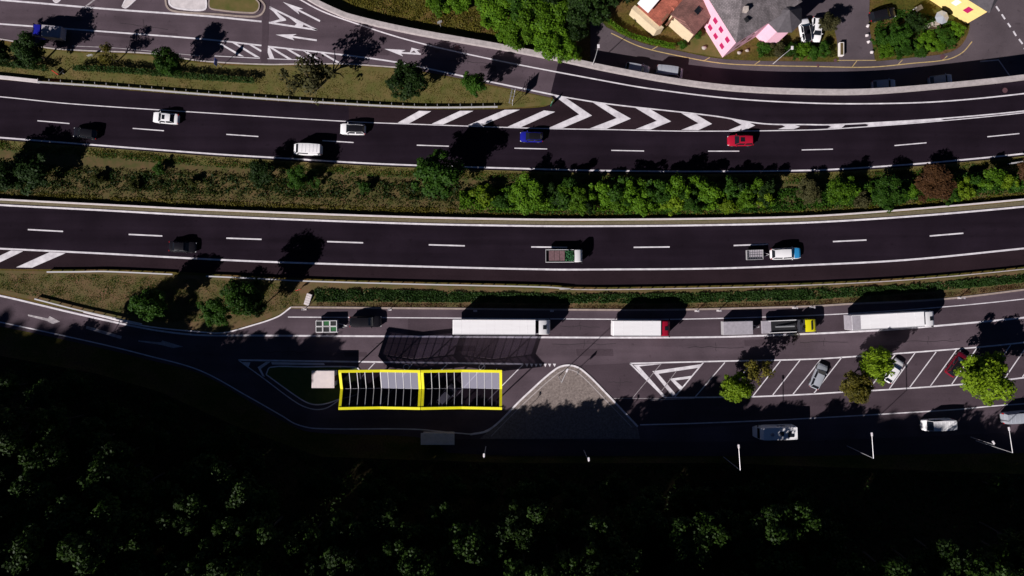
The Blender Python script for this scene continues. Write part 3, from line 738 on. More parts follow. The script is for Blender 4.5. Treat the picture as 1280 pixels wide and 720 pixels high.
# north side trees
for i, (x, y, r, h, m) in enumerate([(622,10,26,5,'leaf_bright'),(640,38,24,5,'leaf_bright'),(664,22,28,6,'leaf_bright'),(688,45,26,6,'leaf_bright'),(704,56,20,5,'leaf_bright'),(716,66,13,3.4,'leaf_lime'),(652,-8,30,6,'leaf_mid'),(690,12,24,6,'leaf_bright')]):
    tree_px(f't{i%4}', x, y, r, h, m, 'leafy_tree', 'bright green tree in the clump behind the parapet wall' if True else '', 'trees in the green clump behind the parapet')
for i, (x, y, r) in enumerate([(552,4,15),(567,8,14),(580,-2,14),(540,-4,12)]):
    tree_px(f'b{i%4}', x, y, r, 2.6, 'leaf_bright', 'bush', 'bright bush on the brown slope cut by the top edge', 'bushes on the brown slope', 'bush', False)
for i, (x, y, r, h) in enumerate([(728,12,24,9),(752,8,22,9),(738,-14,26,11),(700,-22,26,10),(772,-14,22,8),(720,36,16,6)]):
    tree_px(f'f{i%3}', x, y, r, h, 'leaf_dark', 'leafy_tree', 'dark tall tree between the green clump and the houses', 'dark trees beside the houses')
GT = [(1038,28,13,3.4,'leaf_dryolive','olive tree right of the two white parked cars'),(1128,45,17,3.4,'leaf_mid','green garden tree in the middle of the fenced garden'),(1145,28,13,3.6,'leaf_dark','dark garden tree beside the yellow house')]
for i, (x, y, r, h, m, lb) in enumerate(GT): tree_px(f't{i%4}', x, y, r, h, m, 'leafy_tree', lb)
for i, (x, y, r, h, m, g_) in enumerate([(955,62,11,1.6,'leaf_mid',0),(972,60,12,1.8,'leaf_dryolive',0),(990,62,12,1.6,'leaf_mid',0),(1005,63,12,1.8,'leaf_bright',0),(1022,62,12,1.6,'leaf_mid',0),(1032,60,10,1.7,'leaf_mid',0),(1102,50,12,1.6,'leaf_mid',1),(1110,62,12,1.4,'leaf_bright',1),(1130,64,13,1.4,'leaf_mid',1),(1160,50,14,1.6,'leaf_bright',1),(1180,44,13,1.6,'leaf_mid',1),(1197,38,11,1.4,'leaf_bright',1),(1150,60,12,1.4,'leaf_mid',1),(1172,58,11,1.3,'leaf_bright',1),(1190,52,9,1.2,'leaf_mid',1),(863,36,9,1.4,'leaf_dark',2),(852,55,7,1.0,'leaf_mid',2),(872,42,7,1.2,'leaf_mid',2)]):
    lb, gr = [('garden bush between the pink house and the driveway', 'bushes between pink house and driveway'), ('bush in the green garden left of the road junction', 'bushes in the corner garden'), ('small bush below the brown roof', 'bushes below the brown roof')][g_]
    tree_px(f'b{i%4}', x, y, r, h, m, 'bush', lb, gr, 'bush', False)

# scattered ground cover, one object each (uncountable)
def scatter(name, label, cat, pts_px, n, size, m, zr, seed, north=False, lift=0):
    rg = np.random.default_rng(seed)
    poly = np.array([[ *(PT(x, y) if north else P(x, y))[:2] ] for x, y in pts_px])
    lo = poly.min(0); hi = poly.max(0); out = []
    while len(out) < n:
        q = lo+(hi-lo)*rg.random((n, 2)); ins = np.zeros(n, bool); j = len(poly)-1
        for i in range(len(poly)):
            xi, yi = poly[i]; xj, yj = poly[j]
            c = ((yi > q[:, 1]) != (yj > q[:, 1])) & (q[:, 0] < (xj-xi)*(q[:, 1]-yi)/(yj-yi+1e-12)+xi); ins ^= c; j = i
        # clumpy
        f = np.sin(q[:, 0]*.9+1.3*np.sin(q[:, 1]*1.7))*np.sin(q[:, 1]*1.4+np.sin(q[:, 0]*.6)*2)
        ins &= rg.random(n) < .55+.45*f
        out += q[ins].tolist()
    q = np.array(out[:n]); z = (north_z(q[:, 0]) if north else 0*q[:, 0])+lift
    f = .55+.45*np.sin(q[:, 0]*1.1+np.sin(q[:, 1]*2.1))*np.sin(q[:, 0]*.37+q[:, 1])
    p = np.column_stack([q, z+zr[0]+(zr[1]-zr[0])*rg.random(n)*f])
    nr = rg.normal(size=(n, 3))*.8+np.array([0, 0, .8])
    V, F = leaf_quads(p, nr, size, rg)
    o = bpy.data.objects.new(name, np_mesh(name, V, F, m)); C.objects.link(o); tag(o, label, cat, None, 'stuff'); return o
scatter('scrub', 'low dark scrub covering the left half of the median', 'scrub', cpts([(-20,196),(100,208),(260,214),(400,220),(540,226),(700,232)])+cpts([(700,262),(510,258),(260,250),(0,240),(-20,238)]), 12000, .24, 'leaf_scrub', (.03, .5), 1)
scatter('scrub', 'dark green weeds among the scrub of the left half of the median', 'scrub', cpts([(-20,199),(100,212),(260,218),(400,224),(540,230),(700,236)])+cpts([(700,255),(510,250),(260,243),(0,232),(-20,230)]), 7000, .30, 'leaf_dark', (.05, .8), 21)
scatter('scrub', 'green undergrowth covering the right half of the median', 'scrub', cpts([(580,236),(760,228),(960,236),(1130,228),(1300,212)])+cpts([(1300,238),(1130,254),(1010,263),(892,267),(760,268),(580,265)]), 26000, .28, 'leaf_mid', (.05, .8), 2)
scatter('grass', 'rough grass strip just above the lower concrete barrier', 'grass', cpts([(-20,238),(260,251),(510,259),(760,264),(1010,260),(1280,238)])+cpts([(1280,246),(1010,267),(760,271),(510,267.5),(260,259),(0,246.5)]), 11000, .26, 'leaf_olive', (.02, .35), 3)
scatter('hedge_cover', 'long dark green groundcover strip above the lorry lane', 'groundcover', cpts([(393,360.5),(510,363),(713,367.5),(892,365.5),(1010,361.5),(1132,356),(1280,343)])+cpts([(1280,353),(1175,363),(1060,371),(1010,374.5),(851,378.5),(760,379),(510,377.5),(396,377)]), 26000, .30, 'leaf_hedge', (.05, .5), 4)
VB = [(0,176),(130,186.5),(260,196.5),(341,201.5),(477,209.5),(683,216.2),(760,218),(864,218.8),(1010,217.5),(1088,213.5),(1175,207),(1280,196.5)]
scatter('grass', 'olive grass of the narrow verge between upper motorway and median', 'grass', cpts(VB)+cpts([(x, y+9.5) for x, y in VB])[::-1], 16000, .17, 'leaf_olive', (.01, .22), 12)
scatter('grass', 'dull green tufts in the narrow verge between upper motorway and median', 'grass', cpts([(x, y+2.5) for x, y in VB])+cpts([(x, y+12) for x, y in VB])[::-1], 9000, .2, 'leaf_mid', (.01, .35), 13)
VC = [(396,378),(510,379),(760,381),(851,380.5),(1010,376.5),(1060,373),(1175,366),(1280,354)]
scatter('grass', 'brownish grass between groundcover strip and lay by kerb', 'grass', cpts(VC)+cpts([(x, y+5.5) for x, y in VC])[::-1], 8000, .16, 'leaf_red', (.01, .16), 14)
scatter('grass', 'sparse dry grass of the top verge', 'grass', cpts([(0,68),(130,72),(330,86),(500,90),(600,104),(680,126)])+cpts([(640,132),(510,131),(260,115),(0,94)]), 15000, .14, 'leaf_olive', (.0, .08), 5)
scatter('grass', 'thin grass over the lower left triangle', 'grass', [(0,342),(120,343),(216,347),(372,356),(376,380),(300,402),(200,402),(100,382),(0,362)], 14000, .14, 'leaf_olive', (.0, .08), 6)
scatter('grass', 'greener grass clumps over the lower left triangle', 'grass', [(0,342),(120,343),(216,347),(372,356),(376,380),(300,402),(200,402),(100,382),(0,362)], 9000, .16, 'leaf_mid', (.0, .10), 16)
scatter('grass', 'dry grass on the slope behind the parapet', 'grass', [(430,0),(560,0),(640,30),(690,55),(640,52),(540,36),(460,18)], 7000, .24, 'leaf_olive', (.02, .25), 8, north=True)
scatter('grass', 'green lawn growth of the corner garden', 'grass', [(1100,12),(1135,12),(1200,30),(1205,45),(1185,62),(1140,69),(1100,72),(1092,40)], 9000, .24, 'leaf_mid', (.03, .4), 9, north=True)
scatter('grass', 'growth of the garden strip beside the pink house', 'grass', [(945,56),(1000,52),(1040,54),(1044,72),(950,71)], 4500, .22, 'leaf_scrub', (.03, .4), 10, north=True)

scatter('undergrowth', 'continuous dense green planting under the row of median bushes', 'groundcover', cpts([(575,240),(700,234),(760,230),(860,226),(965,236)])+cpts([(965,258),(860,263),(760,264),(575,262)]), 30000, .27, 'leaf_bright', (.3, 2.3), 31)
scatter('undergrowth', 'continuous green planting around the red brown median tree', 'groundcover', cpts([(1010,232),(1130,224),(1200,218),(1290,208)])+cpts([(1290,234),(1200,243),(1130,250),(1010,258)]), 12000, .27, 'leaf_mid', (.2, 1.6), 32)
# clipped hedges
def hedge(pts, w_, h, label, m='leaf_mid', north=False, dens=260):
    rg = np.random.default_rng(abs(int(pts[0][0]))+5)
    q = [PT(x, y, h*.8) if north else P(x, y, h*.8) for x, y in cpts(pts, 5)]
    q = resample([Vector((v.x, v.y, Tz(v.x, v.y) if north else 0)) for v in q], .25)
    org = q[0]; A = []
    for p in q:
        n = int(dens*.25); a = np.column_stack([rg.uniform(-.2, .2, n), rg.uniform(-w_/2, w_/2, n), h*np.clip(rg.random(n)**.35, .05, 1)])
        a[:, 2] *= 1+.1*math.sin(p.x*2.3)
        A.append(a+np.array([p.x-org.x, p.y-org.y, p.z-org.z]))
    A = np.concatenate(A); V, F = leaf_quads(A, rg.normal(size=A.shape)+np.array([0, 0, .8]), .2, rg)
    o = bpy.data.objects.new('hedge', np_mesh('hedge', V, F, m)); C.objects.link(o); o.location = org; tag(o, label, 'hedge'); return o
hedge([(92,84.5),(160,88),(240,95),(318,100.5)], .95, 1.5, 'long clipped hedge on the top verge above the guardrail', 'leaf_hedge')
hedge([(-10,78.5),(30,82),(58,85)], .9, 1.5, 'short clipped hedge at the left edge of the top verge', 'leaf_hedge')
hedge([(761,26),(780,40),(805,49),(843,57.5)], .9, 1.0, 'bright narrow hedge along the street below the cream house', 'leaf_bright', True)

# ------------------------------------------------------------------ forest on the southern slope
cnt = 0
rf = random.Random(11)
Y = -29.0; rowi = 0; forest = []
while Y > -62:
    X = -106+(rowi % 2)*2.4
    while X < 104:
        x = X+rf.uniform(-1.5, 1.5); y = Y+rf.uniform(-1.4, 1.4); yfx = float(Yf(x))
        if X < -30: pass
        if y < yfx-1.5 and not (50 < x < 77 and y > -41): forest.append((x, y))
        X += 5.0
    Y -= 4.3; rowi += 1
# extra rows on the left where the wood comes closer to the road
Y = -12.5
while Y > -28.5:
    X = -106
    while X < -30:
        x = X+rf.uniform(-1.5, 1.5); y = Y+rf.uniform(-1.3, 1.3)
        if y < float(Yf(x))-1.5: forest.append((x, y))
        X += 5.0
    Y -= 4.3
FL = 'dark leafy tree in the shaded wood along the bottom of the picture'
vis = []
for x, y in forest:
    z = Tz(x, y); kx = H/(H-z-6); px = 640+x*S*kx; py = 360-y*S*kx
    if -30 < px < 1310 and py < 748: vis.append((x, y, z, px, py))
vis.sort(key=lambda a: -a[1]); vis = vis[:295]
for x, y, z, px, py in vis:
    edge = float(Yf(x))-y < 6
    hgt = rf.uniform(5.8, 8.0) if edge else rf.uniform(8.0, 12.5)*(1.3 if rf.random() < .3 else 1)
    if px > 1090 and edge: hgt *= .75
    if 620 < px < 1280 and 615 < py < 720 and rf.random() < .35: hgt *= 1.3
    if px > 430: hgt = max(3.2, min(hgt, (360-y*S-(512 if px < 1000 else 505))/7.6-z))  if py < 660 else hgt
    s = rf.uniform(.95, 1.3) if not edge else rf.uniform(.75, .95)
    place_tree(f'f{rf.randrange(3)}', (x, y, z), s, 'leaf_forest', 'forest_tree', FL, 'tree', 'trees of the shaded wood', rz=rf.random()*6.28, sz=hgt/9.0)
print('forest trees', len(vis))
# leaf litter sheet along the slope, darkened so sun leaks read as shade
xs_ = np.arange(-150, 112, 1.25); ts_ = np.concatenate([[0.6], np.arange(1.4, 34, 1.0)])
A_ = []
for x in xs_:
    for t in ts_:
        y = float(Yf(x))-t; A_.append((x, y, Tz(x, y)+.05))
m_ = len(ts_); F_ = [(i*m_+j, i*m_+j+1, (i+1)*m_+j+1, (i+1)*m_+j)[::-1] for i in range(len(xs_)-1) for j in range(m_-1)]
mat('litter_shade', (.020, .014, .008), 1, col2=(.035, .030, .014), scale=1.2, bump=.5, spec=.02)  # very dark litter colour, shade included
fl = bpy.data.meshes.new('forest_floor'); fl.from_pydata(A_, [], F_); fl.materials.append(MATS['litter_shade'])
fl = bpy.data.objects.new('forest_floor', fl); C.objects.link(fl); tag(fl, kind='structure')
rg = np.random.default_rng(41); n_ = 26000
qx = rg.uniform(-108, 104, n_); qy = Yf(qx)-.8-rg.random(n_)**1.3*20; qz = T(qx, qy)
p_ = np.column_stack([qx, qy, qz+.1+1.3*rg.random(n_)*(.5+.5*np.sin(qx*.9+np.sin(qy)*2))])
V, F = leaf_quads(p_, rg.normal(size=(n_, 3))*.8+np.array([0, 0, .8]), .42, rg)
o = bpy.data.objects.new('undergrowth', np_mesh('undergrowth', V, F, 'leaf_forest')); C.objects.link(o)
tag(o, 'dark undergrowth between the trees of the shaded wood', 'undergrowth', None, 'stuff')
# unseen wood on the crest, one mass, placed to cast the shade edge
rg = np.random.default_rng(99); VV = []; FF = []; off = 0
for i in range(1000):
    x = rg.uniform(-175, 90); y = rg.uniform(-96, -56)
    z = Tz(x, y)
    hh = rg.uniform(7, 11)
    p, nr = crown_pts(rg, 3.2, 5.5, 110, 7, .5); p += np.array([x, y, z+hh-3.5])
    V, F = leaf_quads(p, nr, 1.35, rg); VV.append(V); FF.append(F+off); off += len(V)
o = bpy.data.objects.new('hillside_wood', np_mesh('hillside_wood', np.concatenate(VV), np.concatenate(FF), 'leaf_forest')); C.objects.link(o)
tag(o, 'unseen dense wood on the hillside crest, added to shade the lower roads', 'wood', None, 'stuff')

# ------------------------------------------------------------------ vehicles
def wheel_mesh(b, x, y, r, wd):
    b.tube((x, y-wd/2, r), (x, y+wd/2, r), r, n=18)
def add_wheels(root, xs, track, r, wd=.22, dual=False):
    for x in xs:
        for s in (-1, 1):
            y = s*(track/2-wd/2)
            t = MB().tube((x, y-wd/2, r), (x, y+wd/2, r), r, n=18).build('wheel', 'tyre', root, smooth=30)
            MB().tube((x, y+s*(wd/2-.02), r), (x, y+s*(wd/2+.012), r), r*.62, n=14).build('rim', 'rim', t)
def heading(px1, py1, px2, py2): return math.atan2(-(py2-py1), px2-px1)
STY = dict(hatch=(.02,.13,.60,.76,.93,.74), sedan=(.15,.28,.60,.76,.90,.72), suv=(.02,.09,.62,.75,1.05,.92), van=(.006,.02,.76,.90,1.1,.98), estate=(.02,.10,.60,.75,.92,.74))
def car(px, py, hd, L, W, Hh, paint, label, style='hatch', roof=None, cat='car', name='parked_car', group=None, hood=None, north=False, rack=False, stickers=None):
    p = PT(px, py, .8) if north else P(px, py, .8); z = p.z if north else .035
    root = empty(name, (p.x, p.y, z+ (.035 if north else 0)), hd, label, cat, group)
    ur0, ur1, uf1, uf0, zr, zf = STY[style]; roof = roof or paint
    k = Hh/1.5; van = style == 'van'
    def zt(u):
        if van: return np.interp(u, [0, .03, .86, .94, 1.0], [Hh*.62, Hh*.62, Hh*.60, .50*Hh, .34*Hh])
        return np.interp(u, [0, .015, .05, ur0+.05, uf0-.02, uf0+.05, .93, .985, 1.0], [.62*k, .84*k, zr*.98, zr, zr+.02, (zr+zf)/2+.06, zf+.02, zf*.86, .52*k])
    rings = []
    for u in [0, .012, .035, .07, .13, .2, .3, .45, .6, .7, .76, .82, .88, .93, .965, .988, 1.0]:
        x = (u-.5)*L
        e = abs(2*u-1); hw = W/2*(1-.26*e**14-.05*e**4); t = float(zt(u)); zb = .24 if .03 < u < .97 else .32
        pts = [(hw*.84, zb), (hw*.975, zb+.08), (hw, min(.55, t*.7)), (hw*.985, t*.88), (hw*.93, t*.97), (hw*.74, t+.005), (hw*.38, t+.025), (0, t+.03)]
        ring = [(x, y, q) for y, q in pts]+[(x, -y, q) for y, q in pts[::-1][1:]]
        rings.append(ring[::-1])
    b = MB().loft(rings)
    belt = float(zt((ur0+uf0)/2))-.03
    hwb = W/2*.90; hwr = W/2*(.70 if not van else .84)
    X = lambda u: (u-.5)*L
    cb = [(X(ur0), belt, hwb*.95), (X(uf0), belt, hwb*.94)]; ct = [(X(ur1), Hh-.05, hwr*.92), (X(uf1), Hh-.04, hwr*.96)]
    # cabin frame: three station loft
    mid_b = (X((ur0+uf0)/2), belt, hwb); mid_t = (X((ur1+uf1)/2), Hh-.015, hwr)
    def cr(a): return [(a[0][0], -a[0][2], a[0][1]), (a[1][0], -a[1][2], a[1][1]), (a[1][0], a[1][2], a[1][1]), (a[0][0], a[0][2], a[0][1])]
    b.loft([cr((cb[0], ct[0])), cr((mid_b, mid_t)), cr((cb[1], ct[1]))])
    b.build('body', paint, root, smooth=35)
    if hood:      # differently coloured bonnet
        hh = MB(); us = [uf0+.015, .82, .88, .93, .965, .985]
        for s0 in range(len(us)-1):
            q = []
            for u in (us[s0], us[s0+1]):
                e = abs(2*u-1); hw = W/2*(1-.26*e**14-.05*e**4); t = float(zt(u))
                q.append([(X(u), hw*.90, t*.985+.012), (X(u), hw*.4, t+.038), (X(u), -hw*.4, t+.038), (X(u), -hw*.90, t*.985+.012)])
            hh.add(q[0]+q[1], [(i+4, i, i+1, i+5)[::-1] for i in range(3)])
        hh.build('bonnet', hood, root, smooth=60)
    def lerp(a, c, t): return tuple(a[i]+(c[i]-a[i])*t for i in range(3))
    def pane(name, bl, br, tr, tl, inset=.07, off=.012, m='glass'):
        c4 = [Vector(v) for v in (bl, br, tr, tl)]; cen = sum(c4, Vector())/4
        nrm = (c4[1]-c4[0]).cross(c4[3]-c4[0]).normalized()
        q = [v+(cen-v)*inset+nrm*off for v in c4]
        mb = MB().add(q+[v-nrm*(off+.01) for v in q], [(0,1,2,3),(1,0,4,5),(2,1,5,6),(3,2,6,7),(0,3,7,4)])
        mb.build(name, m, root)
    a0, a1 = cb; t0, t1 = ct
    pane('windscreen', (a1[0], a1[2], a1[1]+.02), (a1[0], -a1[2], a1[1]+.02), (t1[0], -t1[2], t1[1]), (t1[0], t1[2], t1[1])) if False else \
    pane('windscreen', (a1[0], -a1[2], a1[1]+.02), (a1[0], a1[2], a1[1]+.02), (t1[0], t1[2], t1[1]), (t1[0], -t1[2], t1[1]))
    if not van: pane('rear_window', (a0[0], a0[2], a0[1]+.02), (a0[0], -a0[2], a0[1]+.02), (t0[0], -t0[2], t0[1]), (t0[0], t0[2], t0[1]), .1)
    for s in (-1, 1):
        secs = [((cb[0], ct[0]), (mid_b, mid_t)), ((mid_b, mid_t), (cb[1], ct[1]))]
        for si, (q0, q1) in enumerate(secs):
            if van and si == 0: continue
            A = (q0[0][0], s*q0[0][2], q0[0][1]); B = (q1[0][0], s*q1[0][2], q1[0][1]); Cc = (q1[1][0], s*q1[1][2], q1[1][1]); D = (q0[1][0], s*q0[1][2], q0[1][1])
            if s < 0: pane('side_window', A, B, Cc, D, .12)
            else: pane('side_window', B, A, D, Cc, .12)
    # roof skin
    r = MB(); n = 6; gr = []
    xs = np.linspace(t0[0]-.04, t1[0]+.03, 9)
    for x in xs:
        f = (x-xs[0])/(xs[-1]-xs[0]); hw = (t0[2]*(1-f)+t1[2]*f)+(.02+.05*math.sin(math.pi*f)*0); hw = np.interp(f, [0, .5, 1], [t0[2], hwr, t1[2]])+.015
        zz = np.interp(f, [0, .5, 1], [Hh-.045, Hh-.01, Hh-.035])
        e = abs(2*f-1); hw *= 1-.06*e**8
        gr.append([(x, -hw, zz-.02), (x, -hw*.85, zz+.012), (x, 0, zz+.03), (x, hw*.85, zz+.012), (x, hw, zz-.02)])
    r.add([v for q in gr for v in q], [(i*5+j, (i+1)*5+j, (i+1)*5+j+1, i*5+j+1) for i in range(8) for j in range(4)])
    rf_ = r.build('roof', roof, root, smooth=60)
    if roof == paint and not van:
        mb = MB(); xm = (t0[0]*.25+t1[0]*.75); mb.box((xm, 0, Hh+.022), (abs(t1[0]-t0[0])*.34, hwr*1.15, .006))
        if rack == 'sunroof': mb.build('sunroof', 'glass', rf_)
    if van:
        for i in range(5): MB().box((X(.12+.13*i), 0, Hh+.02), (.05, hwr*1.6, .03)).build('roof_rib', paint, rf_)
    for s in (-1, 1):
        MB().box((L/2-.16, s*W*.36, zf*.72 if not van else .75), (.26, .30, .13), rz=-s*.35).build('headlight', 'lamp_clear', root, bevel=.03)
        MB().box((-L/2+.07, s*W*.40, .8*k if not van else 1.0), (.10, .22, .16 if not van else .4)).build('tail_light', 'lamp_red', root, bevel=.02)
        MB().box((X(uf0)-.28, s*(W/2+.05), belt+.06), (.12, .22, .15)).build('mirror', 'black_plastic' if van else paint, root, bevel=.03)
    MB().box((L/2-.05, 0, .36), (.08, W*.72, .16)).build('bumper', 'black_plastic', root, bevel=.02)
    add_wheels(root, (-L*.30, L*.315), W+.02, .32*min(1.15, k))
    return root
PI = math.pi
car(207,147.5, heading(223,149,191,146), 4.45, 1.85, 1.45, 'white_paint', 'white car with dark glass roof on the upper motorway near the left', 'sedan', name='car', rack='sunroof')
car(106,166.5, heading(118,168,92,165), 4.1, 1.75, 1.45, 'black_paint', 'nearly black car on the upper motorway, leftmost of the cars there', 'hatch', name='car')
car(441,161.5, heading(456,162,425,161), 4.3, 1.85, 1.5, 'white_paint', 'white car with black roof on the upper motorway above the white van', 'suv', 'black_paint', name='car')
car(385,187, heading(402,188,368,186.6), 4.8, 1.95, 2.1, 'white_paint', 'white delivery van on the upper motorway above the median trees', 'van', cat='van', name='van')
car(664.5,171, heading(680,171.5,650,171), 3.9, 1.75, 1.45, 'blue_paint', 'blue car with black roof below the gore stripes', 'hatch', 'black_paint', name='car')
car(926,175.5, heading(942,175.3,910,175.8), 4.4, 1.85, 1.5, 'red_paint', 'red car on the upper motorway below the chevrons', 'estate', name='car', rack='sunroof')
car(228,308.5, heading(209,308,247,309.6), 4.6, 1.85, 1.5, 'black_paint', 'black car alone on the lower motorway at the left', 'sedan', name='car')
car(982,317, heading(962,317.6,1002,316), 5.1, 1.95, 1.75, 'white_paint', 'white pickup with blue bonnet towing a cage trailer on the lower motorway', 'suv', name='car', hood='skyblue_paint')
car(1023.5,470.5, heading(1016,487,1031,453), 4.4, 1.8, 1.5, 'silver_paint', 'silver blue car parked in a slanted bay below the yellow truck', 'hatch', name='parked_car')
car(1117,463.5, heading(1108,478,1127,449), 4.3, 1.8, 1.5, 'white_paint', 'white car parked half under the bright green tree', 'hatch', name='parked_car')
car(1196,455, heading(1184,471,1207,440), 4.5, 1.85, 1.5, 'darkred_paint', 'dark red car parked left of the largest tree', 'hatch', 'black_paint', name='parked_car')
car(558,494, heading(549,504,568,484), 4.0, 1.75, 1.5, 'silver_paint', 'grey car parked under the glass canopy', 'hatch', name='parked_car')
car(1006.5,38, heading(1009,52,1004,24), 4.2, 1.75, 1.5, 'white_paint', 'white car with black roof beside the pink house, left of two', 'suv', 'black_paint', name='parked_car', north=True)
car(1021,36.5, heading(1022,23,1020,50), 4.3, 1.75, 1.5, 'white_paint', 'all white car in the yard beside the pink house, right of two', 'hatch', name='parked_car', north=True)
car(1103.5,18, heading(1087,20,1120,13), 4.6, 1.8, 1.5, 'black_paint', 'black car parked along the top of the corner garden', 'estate', name='parked_car', north=True)
car(837,90, heading(820,88,852,92), 4.6, 1.85, 1.9, 'silver_paint', 'pale van parked in the street shade behind the parapet', 'van', name='parked_van', cat='van', north=True)
car(797,86, heading(780,83,806,88), 4.2, 1.8, 1.5, 'silver_paint', 'shaded car left of the pale van behind the parapet', 'hatch', name='parked_car', north=True)
car(1105,106, heading(1092,107,1118,105.5), 4.2, 1.8, 1.5, 'silver_paint', 'car almost hidden behind the parapet, left of two near the junction', 'hatch', name='parked_car', north=True)
car(1176,100, heading(1163,101,1189,98), 4.2, 1.8, 1.5, 'silver_paint', 'car almost hidden behind the parapet, right of two near the junction', 'hatch', name='parked_car', north=True)
car(1272,521, heading(1254,523,1290,520), 5.4, 2.0, 2.3, 'silver_paint', 'silver grey van cut by the right edge under the large tree', 'van', name='parked_van', cat='van')
car(1171,530.5, heading(1193,530,1152,532), 5.2, 2.0, 2.3, 'white_paint', 'white van parked in the sun by the lower footpath', 'van', name='parked_van', cat='van')

def cab(root, x0, L, W, Hc, m, sleeper=True, hatch=True, n='cab'):
    """truck cab from x0 (rear) to x0+L (front)"""
    rings = []
    for f, hw, zt in [(0, .96, 1.0), (.06, 1, 1.0), (.55, 1, .985), (.72, .99, .93), (.86, .97, .84), (.95, .94, .66), (.99, .88, .50), (1.0, .84, .40)]:
        x = x0+L*f; h = W/2*hw; z = Hc*zt
        rings.append([(x, -h, .45), (x, -h, z*.90), (x, -h*.92, z*.985), (x, -h*.5, z), (x, h*.5, z), (x, h*.92, z*.985), (x, h, z*.90), (x, h, .45)])
    c = MB().loft(rings).build(n, m, root, smooth=35)
    # windscreen following the sloped front
    def pt(f, zt, hw): return (x0+L*f+.02, hw*W/2, Hc*zt)
    q = [pt(.985, .50, .84), pt(.985, .50, -.84), pt(.87, .80, -.86), pt(.87, .80, .86)]
    MB().add(q+[(a-.06, b_, z_) for a, b_, z_ in q], [(0,3,2,1),(0,1,5,4),(1,2,6,5),(2,3,7,6),(3,0,4,7)]).build('windscreen', 'glass', root)
    for s in (-1, 1):
        MB().box((x0+L*.68, s*(W/2+.006), Hc*.62), (L*.3, .03, Hc*.2)).build('side_window', 'glass', root)
        MB().box((x0+L*.93, s*(W/2+.16), Hc*.62), (.12, .26, .55)).build('mirror', 'black_plastic', root, bevel=.03)
        MB().box((x0+L-.02, s*W*.36, .75), (.08, .34, .22)).build('headlight', 'lamp_clear', root)
    if hatch: MB().box((x0+L*.50, 0, Hc+.012), (.62, .66, .05)).build('roof_hatch', 'glass', root, bevel=.02)
    return c
def lorry(px, py, hd, Lb, Lc, W, Hb, label, boxm='white_tarp', cabm='white_paint', gap=.6, rear=0, name='articulated_lorry'):
    tot = Lb+gap+Lc; p = P(px, py, Hb*.8); root = empty(name, (p.x, p.y, .035), hd, label, 'lorry')
    x0 = -tot/2
    tb = MB().box((x0+Lb/2, 0, (Hb+1.0)/2), (Lb, W, Hb-1.0)).build('cargo_box', boxm, root, bevel=.05)
    nr = int(Lb/1.35)
    for i in range(1, nr): MB().box((x0+Lb*i/nr, 0, Hb+.004), (.05, W-.12, .016)).build('roof_bow', boxm, tb)
    for s in (-1, 1): MB().box((x0+Lb/2, s*(W/2-.04), Hb+.012), (Lb-.05, .09, .05)).build('roof_rail', 'galv', tb)
    MB().box((x0-.02, 0, (Hb+1)/2), (.05, W-.1, Hb-1.1)).build('rear_door', 'grey_deck' if rear else boxm, root)
    if rear: MB().box((x0+rear/2, 0, Hb+.022), (rear, W-.3, .012)).build('rear_roof_panel', 'grey_deck', tb)
    MB().box((-.2, 0, .85), (tot*.9, .9, .26)).build('chassis', 'black_plastic', root)
    for s in (-1, 1): MB().box((x0+Lb*.45, s*(W/2-.06), .68), (Lb*.3, .05, .5)).build('side_guard', 'grey_deck', root)
    cab(root, x0+Lb+gap, Lc, W-.06, Hb-.25, cabm)
    if gap > .3:
        b = MB()
        for s in (-1, 1): b.box((x0+Lb+gap*.55, s*(W/2-.14), 2.0), (gap*.8, .06, Hb-1.4))
        b.build('wind_deflector', cabm, root)
        MB().tube((x0+Lb+.1, -.3, 1.3), (x0+Lb+gap, .2, 1.6), .04).build('air_hose', 'black_plastic', root)
    add_wheels(root, (x0+1.6, x0+2.9, x0+4.2) if Lb > 9 else (x0+1.8,), W-.05, .5, .34)
    add_wheels(root, (x0+Lb+gap+Lc*.55,) if Lb < 9 else (x0+Lb-.4, x0+Lb+gap+Lc*.6), W-.1, .5, .34)
    return root
lorry(627.5,408.8, heading(565,408.5,691,409), 13.7, 2.0, 2.5, 3.9, 'long white articulated lorry parked above the glass canopy', gap=.55)
lorry(1116,400.5, heading(1060,401.5+2,1173,397.5), 12.0, 2.0, 2.5, 3.9, 'white articulated lorry with grey rear roof panel parked at the right', rear=1.4, gap=.35)
lorry(802.5,410.3, heading(764,410.3,840,410.5), 7.9, 1.75, 2.55, 3.8, 'box lorry with white body and red cab in the parking lane', cabm='red_paint', gap=.12, name='box_lorry')

def flatbed(px, py, hd, Lb, Lc, W, label, cabm, name='flatbed_truck', load=None, hc=2.3, deck='grey_deck', sides=.45):
    tot = Lb+Lc+.15; p = P(px, py, 1.2); root = empty(name, (p.x, p.y, .035), hd, label, 'truck')
    x0 = -tot/2
    MB().box((x0+Lb/2, 0, .98), (Lb, W, .12)).build('load_bed', deck, root)
    for s in (-1, 1): MB().box((x0+Lb/2, s*(W/2-.03), 1.04+sides/2), (Lb, .06, sides)).build('side_board', 'white_paint' if deck != 'grey_deck' else 'galv', root)
    MB().box((x0+.03, 0, 1.04+sides/2), (.06, W-.13, sides)).build('tailboard', 'galv', root)
    MB().box((0, 0, .75), (tot*.9, .8, .22)).build('chassis', 'black_plastic', root)
    cab(root, x0+Lb+.15, Lc, W-.08, hc, cabm, hatch=False)
    add_wheels(root, (x0+Lb*.3, x0+Lb+.15+Lc*.55), W-.1, .4, .26)
    return root, x0
r, x0 = flatbed(705,320, heading(682,320,728,319.8), 4.75, 1.35, 2.15, 'small flatbed truck with white cab carrying plants and brown sacks', 'white_paint', deck='black_plastic')
b = MB()
